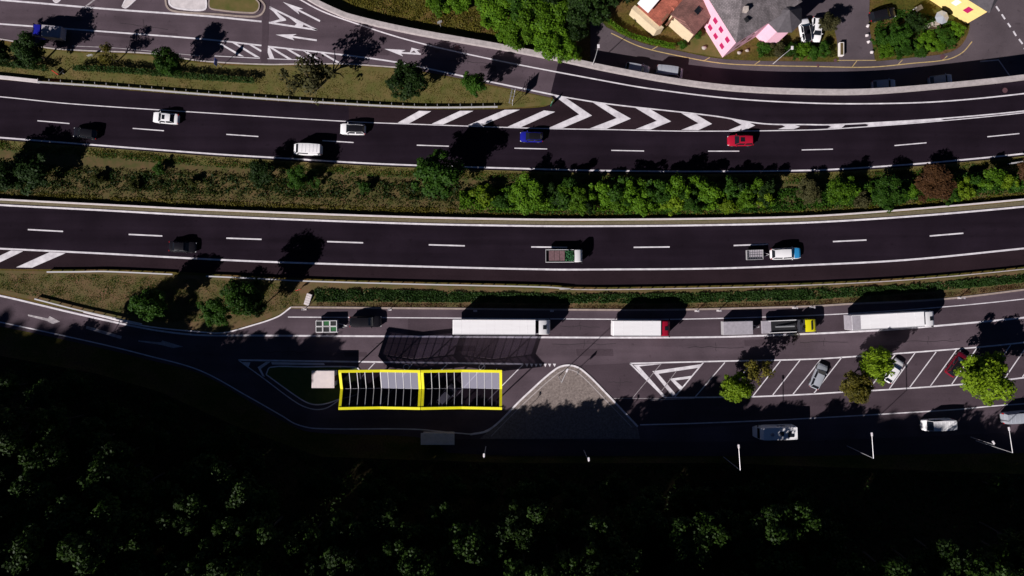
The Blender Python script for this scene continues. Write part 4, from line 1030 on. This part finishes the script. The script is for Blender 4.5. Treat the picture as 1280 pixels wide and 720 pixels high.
for i in range(3): b.box((x0+1.0+.9*i, .05, 1.25), (.84, 1.7, .42))
o = b.build('load_stack', 'purple_load', None, None); o.parent = None
p = r.location; o.location = (p.x, p.y, p.z); o.rotation_euler = r.rotation_euler; o.name = 'sack_stack'; tag(o, 'brown stack of sacks on the small flatbed truck', 'load')
rg = np.random.default_rng(3); pp = rg.uniform([-.7, -.85, 0], [.7, .85, .7], (260, 3)); V, F = leaf_quads(pp, rg.normal(size=pp.shape)+np.array([0, 0, .8]), .28, rg)
o = bpy.data.objects.new('potted_plants', np_mesh('potted_plants', V, F, 'green_load')); C.objects.link(o)
v = Matrix.Rotation(r.rotation_euler.z, 3, 'Z') @ Vector((x0+4.0, 0, 1.1)); o.location = p+v; tag(o, 'green plants standing behind the cab of the flatbed truck', 'plants')

def trailer(px, py, hd, L, W, label, m='grey_deck', cage=False, zt=1.1, cover=None, name='trailer', bar=1.2):
    p = P(px, py, .8); root = empty(name, (p.x, p.y, .035), hd, label, 'trailer')
    MB().box((0, 0, .62), (L, W, .10)).build('floor', m, root)
    for s in (-1, 1):
        MB().box((0, s*(W/2-.025), .62+(zt-.62)/2), (L, .05, zt-.62)).build('side_board', 'galv', root)
        MB().box((s*(L/2-.025), 0, .62+(zt-.62)/2), (.05, W-.1, zt-.62)).build('end_board', 'galv', root)
    if cage:
        b = MB()
        for i in range(7): b.box((-L/2+L*(i+.5)/7, 0, zt), (.035, W-.02, .03))
        for i in range(3): b.box((0, -W/2+W*(i+1)/4, zt+.035), (L-.02, .04, .03))
        b.build('grille', 'steel', root)
    if cover: MB().box((0, 0, zt+.02), (L-.04, W-.04, .08)).build('cover', cover, root, bevel=.03)
    MB().tube((L/2, .45, .5), (L/2+bar, 0, .5), .045).tube((L/2, -.45, .5), (L/2+bar, 0, .5), .045).build('drawbar', 'galv', root)
    for s in (-1, 1): MB().box((0, s*(W/2+.05), .68), (.85, .2, .06)).build('mudguard', 'black_plastic', root)
    add_wheels(root, (-.1,), W+.1, .3, .2)
    return root
trailer(943,318.6, heading(932,319,954,318.2), 2.8, 1.65, 'small grey cage trailer behind the white pickup', cage=True)
trailer(920,409.5, heading(900,410,940,409), 5.0, 2.25, 'long grey covered trailer parked behind the yellow truck', cover='grey_deck', zt=1.9, bar=1.6)
# breakdown truck
p = P(986,407.5,1.2); hd = heading(952,408.5,1021,405.5)
root = empty('tow_truck', (p.x, p.y, .035), hd, 'breakdown truck with yellow cab, black middle and pale rear deck', 'truck')
MB().box((-3.9, 0, 1.3), (1.55, 2.15, .5)).build('rear_deck', 'grey_deck', root, bevel=.04)
MB().box((-.9, 0, 1.25), (4.2, 2.2, .35)).build('mid_deck', 'black_plastic', root, bevel=.05)  # middle section of the bed, drawn black
b = MB()
for s in (-1, 1): b.box((-1.2, s*1.0, 1.6), (4.6, .1, .25))
b.build('side_rail', 'white_paint', root)
MB().tube((-2.4, 0, 1.5), (.6, 0, 2.1), .14).build('boom', 'steel', root)
MB().box((1.9, 0, 1.6), (1.0, 2.1, 1.0)).build('tool_locker', 'darkgrey_paint', root, bevel=.05)
for s in (-1, 1): MB().box((1.75+s*.2, -s*.45, 2.36), (.32, .5, .12)).build('crane_block', 'black_plastic', root)
cab(root, 2.45, 2.1, 2.1, 2.35, 'yellow_paint', hatch=False)
MB().box((3.4, 0, 2.4), (.22, 1.5, .12)).build('light_bar', 'black_plastic', root, bevel=.03)
add_wheels(root, (-2.9, -1.8, 3.7), 2.15, .42, .28)
# green crate trailer + dark pickup
tr = trailer(409,407.8, heading(393,408,425,407.6), 3.7, 2.15, 'flat trailer carrying six pale framed green crates', bar=1.5, zt=.8)
for i in range(3):
    for j in range(2):
        q = Matrix.Rotation(tr.rotation_euler.z, 3, 'Z') @ Vector((-1.2+1.2*i, -.5+1.0*j, .70)); 
        c = empty('crate', tr.location+q, tr.rotation_euler.z, 'pale framed green crate on the flat trailer', 'crate', 'green crates on the trailer')
        MB().box((0, 0, .32), (1.0, .82, .55)).build('contents', 'green_load' if (i+j) % 3 == 2 else 'black_plastic', c)
        b = MB()
        for s in (-1, 1): b.box((s*.54, 0, .36), (.08, .94, .68)); b.box((0, s*.44, .36), (1.0, .07, .68))
        b.build('frame', 'white_tarp' if (i*j+i) % 2 == 0 else 'galv', c)
r = car(457,402, heading(435,402.4,483,401.8), 5.4, 1.95, 1.8, 'black_paint', 'black pickup parked in front of the green crate trailer', 'suv', name='pickup', cat='pickup')
MB().box((-1.95, 0, 1.12), (1.1, 1.4, .05)).build('tonneau_cover', 'darkgrey_paint', r)
# blue and white small lorry, top left
p = P(60,40.5,1.5); hd = heading(80,42.5,41,39)
root = empty('small_lorry', (p.x, p.y, .035), hd, 'blue cabbed small lorry with pale load in tree shade at the top left', 'lorry')
MB().box((-1.0, 0, 1.5), (3.3, 2.0, 1.5)).build('cargo_box', 'grey_deck', root, bevel=.05)
MB().box((0, 0, .7), (5.0, .8, .2)).build('chassis', 'black_plastic', root)
cab(root, .85, 1.7, 2.0, 2.3, 'blue_paint', hatch=False); add_wheels(root, (-1.7, 1.7), 1.95, .4, .26)
# camper van
p = P(971.5,541.5,2.4); hd = heading(945,542,998,540.5)+PI
root = empty('camper_van', (p.x, p.y, .035), hd, 'white motorhome with roof hatches in the shade of the wood', 'motorhome')
rings = []
for x, hw, zt in [(-3.3, .95, 2.75), (-3.2, 1.08, 2.9), (1.6, 1.1, 2.95), (2.4, 1.06, 2.9), (2.9, .98, 2.5), (3.1, .92, 1.7), (3.35, .85, 1.2), (3.5, .75, .9)]:
    rings.append([(x, -hw, .35), (x, -hw, zt*.95), (x, -hw*.92, zt), (x, hw*.92, zt), (x, hw, zt*.95), (x, hw, .35)])
MB().loft(rings).build('body', 'white_paint', root, smooth=35)
for i, (x, y, a, b_) in enumerate([(-2.1, .35, 1.0, .5), (-1.9, -.1, .5, .5), (-.6, 0, .65, .65)]): MB().box((x, y, 2.98), (a, b_, .09)).build('roof_hatch', 'glass', root, bevel=.02)
MB().tube((1.0, .1, 2.95), (1.0, .1, 3.15), .3, .27, 14).build('satellite_dome', 'grey_deck', root)
MB().add([(3.12, -.85, 1.7), (3.12, .85, 1.7), (2.93, .88, 2.4), (2.93, -.88, 2.4)], [(0, 1, 2, 3)]).build('windscreen', 'glass', root)
for s in (-1, 1):
    MB().box((-.8, s*1.105, 1.9), (1.3, .03, .5)).build('side_window', 'glass', root); MB().box((3.0, s*1.15, 1.7), (.12, .3, .3)).build('mirror', 'black_plastic', root)
add_wheels(root, (-2.0, 2.3), 2.15, .36, .24)

# ------------------------------------------------------------------ glass canopy
def canopy(xa, xb, ya, yb, label):
    z = 6.0; A = P(xa, yb, z); B = P(xb, ya, z); W_ = B.x-A.x; D = B.y-A.y
    root = empty('glass_canopy', (A.x, A.y, 0.03), 0, label, 'canopy')
    def zr(x, y=None):
        e = z + .35 - .75*(1-abs(2*x/W_-1))
        return e if y is None else e - 1.35*(1-abs(2*y/D-1))
    fw = .42
    def beam(p0, p1, wd, th, name, m):
        a = Vector(p0); b = Vector(p1); d = (b-a); d2 = Vector((d.x, d.y, 0)).normalized(); n = Vector((-d2.y, d2.x, 0))*wd/2
        vs = [a+n, a-n, b-n, b+n]; vs = vs+[v-Vector((0, 0, th)) for v in vs]
        MB().add(vs, [(0,1,2,3)[::-1],(4,5,6,7),(0,1,5,4),(1,2,6,5),(2,3,7,6),(3,0,4,7)]).build(name, m, root)
    h = W_/2
    for y in (fw/2, D-fw/2):
        beam((0, y, zr(0, y)), (h, y, zr(h, y)), fw, .4, 'edge_beam', 'yellow_frame'); beam((h, y, zr(h, y)), (W_, y, zr(W_, y)), fw, .4, 'edge_beam', 'yellow_frame')
    for x in (fw/2, W_-fw/2):
        beam((x, fw, zr(x, fw)+.003), (x, D/2, zr(x, D/2)), fw, .4, 'end_beam', 'yellow_frame'); beam((x, D/2, zr(x, D/2)), (x, D-fw, zr(x, D-fw)+.003), fw, .4, 'end_beam', 'yellow_frame')
    n = 10; cw = (W_-2*fw)/n
    rows = [(fw, D/2), (D/2, D-fw)]
    for i in range(n):
        x0 = fw+cw*i; x1 = x0+cw
        for j, (y0, y1) in enumerate(rows):
            m = 'frosted_glass' if (j == 1 and i >= 5) else 'tinted_glass'
            MB().add([(x0+.04, y0+.03, zr(x0, y0)-.1), (x1-.04, y0+.03, zr(x1, y0)-.1), (x1-.04, y1-.03, zr(x1, y1)-.1), (x0+.04, y1-.03, zr(x0, y1)-.1)], [(0, 1, 2, 3)]).build('glass_panel', m, root)
        if i:
            bw = .15 if i == 5 else .085
            beam((x0, fw, zr(x0, fw)-.05), (x0, D/2, zr(x0, D/2)-.05), bw, .1, 'glazing_bar', 'galv'); beam((x0, D/2, zr(x0, D/2)-.052), (x0, D-fw, zr(x0, D-fw)-.05), bw, .1, 'glazing_bar', 'galv')
    beam((fw, D/2, zr(0, D/2)-.16), (h, D/2, zr(h, D/2)-.16), .09, .18, 'purlin', 'galv'); beam((h, D/2, zr(h, D/2)-.16), (W_-fw, D/2, zr(0, D/2)-.16), .09, .18, 'purlin', 'galv')
    for x in (1.0, W_/2, W_-1.0):
        MB().tube((x, .5, 0), (x, .5, zr(x, .5)-.35), .11, n=10).build('post', 'galv', root); MB().tube((x, D-.5, 0), (x, D-.5, zr(x, .5)-.35), .11, n=10).build('post', 'galv', root)
    return root
canopy(423.5, 525.5, 462.5, 512, 'yellow framed glass canopy beside the square hut, left of the joined pair')
canopy(526.2, 627.5, 462.5, 512, 'yellow framed glass canopy on the side of the cobbled island, right of the joined pair')
# square hut
a = P(389.5,463.5,3); b_ = P(418,485,3); c = (a+b_)/2; W_ = b_.x-a.x; D = a.y-b_.y
root = empty('hut', (c.x, c.y, .1), 0, 'small square hut with flat pale roof beside the canopy', 'hut')
MB().box((0, 0, 1.35), (W_-.4, D-.4, 2.7)).build('wall', 'wall_white', root)
MB().box((0, 0, 2.86), (W_, D, .16)).build('roof', 'hut_roof', root, bevel=.02)
MB().box((W_/2-.195, 0, 1.05), (.03, .9, 2.0)).build('door', 'wood', root)
# shaded building low edge
a = P(526,541.5,2.5); b_ = P(568,556,2.5); c = (a+b_)/2
root = empty('shelter', (c.x, c.y, 0.0), 0, 'low grey flat roofed shelter at the edge of the wood', 'shelter')
MB().box((0, 0, 1.2), (b_.x-a.x-.4, a.y-b_.y-.4, 2.4)).build('wall', 'concrete', root)
MB().box((0, 0, 2.48), (b_.x-a.x, a.y-b_.y, .14)).build('roof', 'concrete_light', root)

# ------------------------------------------------------------------ lamps, signs, posts
def lamp(bx, by, hx, hy, ht, label, arm_px, north=False):
    """base pixel and pole-top pixel decide position; arm reaches to arm_px"""
    top = P(hx, hy, ht) if not north else PT(hx, hy, ht)
    zb = Tz(top.x, top.y); root = empty('street_lamp', (top.x, top.y, zb), 0, label, 'street lamp')
    h = ht if north else ht-zb
    MB().tube((0, 0, 0), (0, 0, h), .065, .045, 8).build('pole', 'galv', root)
    e = P(arm_px[0], arm_px[1], zb+h+.25); d = Vector((e.x-top.x, e.y-top.y, .25))
    MB().tube((0, 0, h-.05), (d.x, d.y, h+.2), .055, .045, 7).build('arm', 'galv', root)
    MB().box((d.x, d.y, h+.22), (.30, .62, .12), rz=math.atan2(d.y, d.x)-PI/2).build('lamp_head', 'kerb_white', root, bevel=.05)
    return root
lamp(0,0,1092,573,9,'street lamp with short arm by the footpath, middle of three at the lower right',(1090,543))
lamp(0,0,1266,566,9,'street lamp with long visible pole near the right edge by the footpath',(1261.5,536))
lamp(0,0,925.5,588,9,'street lamp by the footpath below the motorhome',(923.5,558))
lamp(0,0,736,577,8,'street lamp whose small head shows in the wood below the cobbled island',(736,574))
lamp(0,0,605,572,8,'street lamp whose small head shows in the wood below the shelter',(605,569))
lamp(0,0,702,478,8,'street lamp on the cobbled island near its tip',(709,463))
lamp(0,0,1243,556,6,'thin lamp post beside the long pole near the right edge',(1242,553))
def nlamp(hx, hy, ht, ex, ey, label):
    p = PT(hx, hy, ht); root = empty('street_lamp', p, 0, label, 'street lamp')
    MB().tube((0, 0, 0), (0, 0, ht), .08, .05).build('pole', 'galv', root)
    e = P(ex, ey, p.z+ht); MB().tube((0, 0, ht-.03), (e.x-p.x, e.y-p.y, ht+.1), .045).build('arm', 'galv', root)
    MB().box((e.x-p.x, e.y-p.y, ht+.12), (.4, .6, .12)).build('lamp_head', 'kerb_white', root, bevel=.04)
nlamp(744,72,6,748,58,'street lamp behind the parapet beside the dark trees')
nlamp(980,68,5,990,60,'street lamp over the garden bushes beside the pink house')

def sign(px, py, h, w_, hs, m, label, rz=0, name='road_sign', cat='road sign', n=1, north=False, posts=1):
    p = PT(px, py, h) if north else P(px, py, h); p.z = p.z if north else .0
    root = empty(name, p, rz, label, cat)
    if posts == 2:
        for i in range(5): MB().box((0, .5, h-.2-.35*i), (w_, .05, .05)).box(((i/4-.5)*w_, .35, h-.9), (.05, .7, .05)).build('frame_bar', 'steel', root)
    for i in range(posts): MB().tube(((i-(posts-1)/2)*w_*.7, 0, 0), ((i-(posts-1)/2)*w_*.7, 0, h), .05).build('post', 'galv', root)
    MB().box((0, -.07, h-hs/2), (w_, .05, hs)).build('board', m, root)
    MB().box((0, -.035, h-hs/2), (w_*.9, .02, .08)).build('bracket', 'galv', root)
    return root
sign(267.5,76,3.2,1.1,1.1,'blue_sign','blue square sign on a post at the edge of the top verge', 1.45)
sign(549,26,2.8,.8,.8,'galv','small sign on a post on the brown slope above the parapet', .4, north=True)
sign(651,53,2.2,.5,.5,'galv','small pale sign post right behind the parapet near the green clump', .2, north=True)
sign(642,119,3.6,2.3,1.7,'galv','large framed sign seen edge on near the tip of the top verge', 1.35, posts=2)
sign(690,127,1.5,1.0,1.2,'green_sign','green sign board at the very tip of the top verge', 1.1)
sign(111,68,1.2,.9,.5,'galv','small white marker board beside the brownish tree', .3)
sign(722.5,466,3.0,.7,.9,'black_plastic','dark sign on a post on the tip of the cobbled island', 1.3)
sign(372,362,1.3,.9,.6,'red_sign','red sign board beside the guardrail at the end of the grass triangle', .3)
# red V shaped barrier
p = P(74,92,.5); root = empty('chevron_barrier', (p.x, p.y, .02), 0, 'low red V shaped barrier board on the top left verge', 'barrier')
MB().box((-.55, .1, .55), (1.3, .12, .5), rz=-.6).build('board', 'red_sign', root); MB().box((.5, .15, .55), (1.1, .12, .5), rz=.75).build('board', 'black_plastic', root)
for s in (-1, 1): MB().box((s*.55, .1, .2), (.08, .08, .4)).build('leg', 'galv', root)
# access steps
p = P(385,374,.3); root = empty('steps', (p.x, p.y, .0), 1.2, 'short concrete steps in the verge left of the groundcover strip', 'steps')
for i in range(5): MB().box((-.9+.42*i, 0, .06+.06*i), (.36, .9, .12+.12*i)).build('step', 'concrete_light', root)
# marker posts on the kerb: prototype and copies
def marker(px, py):
    p = P(px, py, .3); return (p.x, p.y, .02)
root = empty('marker_post', marker(380.5,386.5), 0, 'short post with pale foot on the kerb above the lorry lane', 'post', 'marker posts along the lorry lane kerb')
MB().box((0, 0, .09), (.62, .34, .18)).build('foot', 'concrete_light', root)
MB().tube((0, 0, .1), (0, 0, 1.7), .055).build('post', 'galv', root)
MB().box((.0, .0, 1.55), (.12, .34, .3)).build('box', 'grey_deck', root)
mkids = kids_of(root)
for x, y in [(487,387),(594,388.6),(690,388.6),(871,388.6),(898.5,388.2),(993,384.6),(1200,372.4),(1014.5,384)]:
    c = copy_tree(root, mkids); c.location = marker(x, y)
# low rocks in the yard
for x, y, s in ((880,60,.45),(924,66,.4),(934,63,.35)):
    p = PT(x, y, .2); b = MB(); rings = []
    for i in range(5):
        a = math.pi*i/4; rr = max(.05, math.sin(a*.9+.15)); rings.append([(s*rr*math.cos(t)*(1+.2*math.sin(3*t+x)), s*rr*math.sin(t)*.8, s*(1-math.cos(a))*.55) for t in np.linspace(0, 2*PI, 9)[:-1]])
    o = b.loft(rings).build('boulder', 'stone', smooth=50); o.location = p; tag(o, 'pale boulder at the foot of the pink house' if x > 900 else 'single pale boulder in the yard under the brown roof', 'boulder', 'boulders by the pink house' if x > 900 else None)

# ------------------------------------------------------------------ houses
def nn_(px, py, dz): p = PT(px, py, dz); return Vector((p.x, p.y))
def house(name, label, A, U, V, lu, lv, zb, hw, hr, wallm, roofm, ridge='v', over=.35, hip=1.0):
    """A corner, U and V unit directions; returns root and mapping"""
    root = empty(name, (A.x, A.y, zb), 0, label, 'house')
    def g(u, v, z): q = U*u+V*v; return (q.x, q.y, z)
    c = [g(0, 0, 0), g(lu, 0, 0), g(lu, lv, 0), g(0, lv, 0)]; t = [(x, y, hw) for x, y, _ in c]
    MB().add([(x, y, -1.2) for x, y, _ in c]+t, [(0,1,5,4),(1,2,6,5),(2,3,7,6),(3,0,4,7),(4,5,6,7)]).build('wall', wallm, root)
    o = over; e = [g(-o, -o, hw+.01), g(lu+o, -o, hw+.01), g(lu+o, lv+o, hw+.01), g(-o, lv+o, hw+.01)]
    if ridge == 'v': r0, r1 = g(lu/2, hip, hw+hr), g(lu/2, lv-hip, hw+hr); fs = [(0,1,4),(1,2,5,4),(2,3,5),(3,0,4,5)]
    else: r0, r1 = g(hip, lv/2, hw+hr), g(lu-hip, lv/2, hw+hr); fs = [(3,0,4),(0,1,5,4),(1,2,5),(2,3,4,5)]
    rb = MB().add(e+[r0, r1], fs+[(3,2,1,0)])
    e2 = [(x, y, z-.14) for x, y, z in e]
    rb.add(e+e2, [(0,1,5,4)[::-1],(1,2,6,5)[::-1],(2,3,7,6)[::-1],(3,0,4,7)[::-1],(4,5,6,7)[::-1]])
    rf2 = rb.build('roof', roofm, root)
    return root, g, rf2
def tile_mat(name, base, sc, ang):
    m = bpy.data.materials.new(name); m.use_nodes = True; MATS[name] = m
    n = m.node_tree; L = n.links; b = n.nodes['Principled BSDF']; b.inputs['Roughness'].default_value = .9
    tc = n.nodes.new('ShaderNodeTexCoord'); mp = n.nodes.new('ShaderNodeMapping'); mp.inputs['Rotation'].default_value = (0, 0, ang); L.new(tc.outputs['Object'], mp.inputs[0])
    wv = n.nodes.new('ShaderNodeTexBrick'); wv.inputs['Scale'].default_value = sc
    wv.inputs['Color1'].default_value = (*[c*.8 for c in base], 1); wv.inputs['Color2'].default_value = (*[c*1.25 for c in base], 1); wv.inputs['Mortar'].default_value = (*[c*.4 for c in base], 1); wv.inputs['Mortar Size'].default_value = .04
    L.new(mp.outputs[0], wv.inputs['Vector'])
    nz = n.nodes.new('ShaderNodeTexNoise'); nz.inputs['Scale'].default_value = .8; nz.inputs['Detail'].default_value = 6; L.new(tc.outputs['Object'], nz.inputs[0])
    mr = n.nodes.new('ShaderNodeMapRange'); mr.inputs[1].default_value = .3; mr.inputs[2].default_value = .7; mr.inputs[3].default_value = .65; mr.inputs[4].default_value = 1.3; L.new(nz.outputs['Fac'], mr.inputs[0])
    vm = n.nodes.new('ShaderNodeVectorMath'); vm.operation = 'SCALE'; L.new(wv.outputs['Color'], vm.inputs[0]); L.new(mr.outputs[0], vm.inputs['Scale']); L.new(vm.outputs[0], b.inputs['Base Color'])
tile_mat('tiles_grey', (.17, .145, .155), 1.6, .6); tile_mat('tiles_brown', (.22, .10, .085), 1.8, .6); tile_mat('tiles_red', (.40, .11, .07), 1.8, .6)

# pink house
A = nn_(903, 72, 0); B1 = nn_(882, 38, 0); U = (B1-A).normalized(); V2 = Vector((-U.y, U.x)); V2 = V2 if V2.x > 0 else -V2
zb = Tz(A.x, A.y); root, g, rf_ = house('pink_house', 'pink rendered house with dark red shutters and grey roof above the street', A, U, V2, 10.5, 12.5, zb, 7.9, 2.6, 'wall_pink', 'tiles_grey', 'v', .12, 3.4)
# gable side windows: on the U wall (v=0) three columns by two storeys
for iu, u in enumerate((1.45, 3.45, 5.2)):
    for iz, z in enumerate((2.3, 5.4)):
        c0 = [g(u-.45, -.03, z-.7), g(u+.45, -.03, z-.7), g(u+.45, -.03, z+.7), g(u-.45, -.03, z+.7)]
        c1 = [g(u-.45, .05, z-.7), g(u+.45, .05, z-.7), g(u+.45, .05, z+.7), g(u-.45, .05, z+.7)]
        f = MB().add(c0+c1, [(0,1,2,3),(0,4,5,1),(1,5,6,2),(2,6,7,3),(3,7,4,0)]).build('window', 'shutter', root)
        c0 = [g(u-.56, -.05, z-.8), g(u+.56, -.05, z-.8), g(u+.56, .02, z-.8), g(u-.56, .02, z-.8)]
        MB().add(c0+[(x, y, zz+.08) for x, y, zz in c0], [(0,1,2,3),(4,5,6,7),(0,1,5,4),(1,2,6,5),(3,0,4,7)]).build('sill', 'wall_white', f)
for v in (2.2, 4.6):
    for z in (2.3, 5.4):
        c0 = [g(-.03, v-.45, z-.7), g(-.03, v+.45, z-.7), g(-.03, v+.45, z+.7), g(-.03, v-.45, z+.7)]
        MB().add(c0, [(0, 1, 2, 3)]).build('window', 'glass', root)
MB().box((*g(3.4, 3.0, 0)[:2], 9.9), (.7, .7, 1.3)).build('chimney', 'stone', rf_)
MB().box((*g(2.0, 2.6, 0)[:2], 9.35), (.5, .8, .35), rz=.6).build('roof_vent', 'black_plastic', rf_)
# round bay tower at the east end
tc_ = g(-.3, 9.6, 0); b = MB(); pts = [(tc_[0]+2.7*math.cos(t), tc_[1]+2.7*math.sin(t)) for t in np.linspace(0, 2*PI, 9)[:-1]+.4]
MB().prism(pts, -1, 6.6).build('bay_tower', 'wall_pink', root)
b = MB(); pe = [(tc_[0]+3.1*math.cos(t), tc_[1]+3.1*math.sin(t), 6.62) for t in np.linspace(0, 2*PI, 9)[:-1]+.4]
b.add(pe+[(tc_[0], tc_[1], 8.8)], [(i, (i+1) % 8, 8) for i in range(8)]+[tuple(range(8))[::-1]]).build('tower_roof', 'roof_dark', root)
# brown roofed house
A = nn_(868, 42, 4.6); zb = Tz(A.x, A.y); U3 = (nn_(848, 24, 4.6)-A).normalized(); V3 = Vector((-U3.y, U3.x)); V3 = V3 if V3.y > 0 else -V3
root, g, rf_ = house('brown_roofed_house', 'house with speckled brown tile roof and one skylight left of the pink house', A, U3, V3, 5.0, 8.0, zb, 4.6, .9, 'wall_cream', 'tiles_brown', 'v', .2, .1)
s0 = [g(1.6, 2.4, 5.45), g(2.5, 2.4, 5.62), g(2.5, 3.5, 5.62), g(1.6, 3.5, 5.45)]
sk_ = MB().add([(x, y, z) for x, y, z in s0]+[(x, y, z-.6) for x, y, z in s0], [(0,1,2,3),(0,4,5,1),(1,5,6,2),(2,6,7,3),(3,7,4,0)]).build('skylight', 'glass', rf_)
# cream and red house
A = nn_(824, 32, 3.0); zb = Tz(A.x, A.y); U4 = U3; V4 = V3
root, g, rf_ = house('cream_house', 'cream house with pieces of red tile roof at the top edge', A, U4, V4, 4.6, 9.0, zb, 3.6, .8, 'wall_cream', 'tiles_red', 'u', .25, .1)
MB().add([g(2.6, -.4, 5.0), g(5.0, -.4, 5.0), g(5.0, 2.8, 5.6), g(2.6, 2.8, 5.6), g(2.6, -.4, 4.8), g(5.0, -.4, 4.8), g(5.0, 2.8, 4.8), g(2.6, 2.8, 4.8)], [(0,1,2,3),(0,4,5,1),(1,5,6,2),(2,6,7,3),(3,7,4,0)]).build('white_roof_panel', 'white_tarp', rf_)
MB().add([g(-.8, .3, 3.0), g(-.2, -.9, 3.0), g(5.4, -.9, 3.0), g(5.4, -.1, 3.0), g(-.8, .3, -1), g(-.2, -.9, -1), g(5.4, -.9, -1), g(5.4, -.1, -1)], [(0,1,2,3),(0,4,5,1),(1,5,6,2),(2,6,7,3),(3,7,4,0)]).build('terrace', 'wall_cream', root)
for u in (-.9, .1): MB().box((*g(u, 4.2, 0)[:2], 3.9), (.35, 7.5, .2), rz=math.atan2(V4.y, V4.x)-PI/2).build('beam', 'wood', root)
A = nn_(848, 18, 4); root, g, rf_ = house('red_roofed_annex', 'narrow annex with long red roof strips between cream and brown roofs', A, U4, V4, 2.6, 7.0, Tz(A.x, A.y), 3.9, .6, 'wall_cream', 'tiles_red', 'v', .2, .1)
# yellow house
A = nn_(1208, 30, 0); U5 = (nn_(1150, -8, 0)-A).normalized(); V5 = Vector((-U5.y, U5.x)); V5 = V5 if V5.y > 0 else -V5
root, g, rf_ = house('yellow_house', 'yellow house with white windows at the road corner, cut by the top edge', A, U5, V5, 9.0, 7.0, Tz(A.x, A.y), 6.0, 1.6, 'wall_yellow', 'roof_dark', 'u', .25, 1.5)
for u in (2.2, 4.6, 7.0):
    c0 = [g(u-.5, -.04, 2.6), g(u+.5, -.04, 2.6), g(u+.5, -.04, 4.2), g(u-.5, -.04, 4.2)]
    f = MB().add(c0+[(x, y, z) for x, y, z in [g(u-.5, .05, 2.6), g(u+.5, .05, 2.6), g(u+.5, .05, 4.2), g(u-.5, .05, 4.2)]], [(0,1,2,3),(0,4,5,1),(1,5,6,2),(2,6,7,3),(3,7,4,0)]).build('window', 'shutter' if u < 4 else 'wall_white', root)
# garden furniture near the yellow house
for i, (x, y, m, lb) in enumerate([(1149,10,'white_paint','white garden table beside the yellow house'),(1172,25,'silver_paint','pale parasol with grey cover in the yellow house garden')]):
    p = PT(x, y, .8)
    if i == 0:
        root = empty('garden_table', p, .5, lb, 'table'); MB().box((0, 0, .74), (1.3, .8, .05)).build('table_top', m, root)
        for a in (-1, 1):
            for c in (-1, 1): MB().box((a*.55, c*.3, .36), (.06, .06, .72)).build('leg', m, root)
    else:
        root = empty('parasol', p, 0, lb, 'parasol'); MB().tube((0, 0, 0), (0, 0, 2.3), .03).build('pole', 'galv', root)
        b = MB(); pe = [(1.2*math.cos(t), 1.2*math.sin(t), 2.05) for t in np.linspace(0, 2*PI, 9)[:-1]]
        b.add(pe+[(0, 0, 2.5)], [(i, (i+1) % 8, 8) for i in range(8)]).build('canopy', m, root)
# terrace of pale stone and garden wall
p = PT(1165,33,.0); b = MB().box((p.x, p.y, p.z+.1), (2.6, 1.3, .2), rz=.35); o = b.build('stone_terrace', 'stone', None, (p.x, p.y, p.z)); tag(o, 'pale stone terrace below the yellow house wall', 'terrace')
# white gate pillar by the driveway
p = PT(1051,62,.3); root = empty('gate_planter', p, 0, 'narrow white edged planter at the driveway mouth', 'planter')
MB().box((0, 0, .35), (.75, 2.3, .7)).build('wall', 'wall_white', root); MB().box((0, 0, .705), (.5, 2.05, .03)).build('soil', 'soil', root)
# garden wall left of driveway
for x, y in [(1085,32),(1084,44),(1086,52),(1090,65),(1114,56)]:
    p = PT(x, y, .2); o = MB().box((0, 0, .22), (.55, .5, .5), rz=x, taper=.6).build('garden_stone', 'concrete_light', bevel=.08); o.location = p; tag(o, 'pale stone edging the driveway side of the corner garden' if x != 1114 else 'pale stone among the bushes of the corner garden', 'stone', 'stones edging the driveway' if x != 1114 else None)
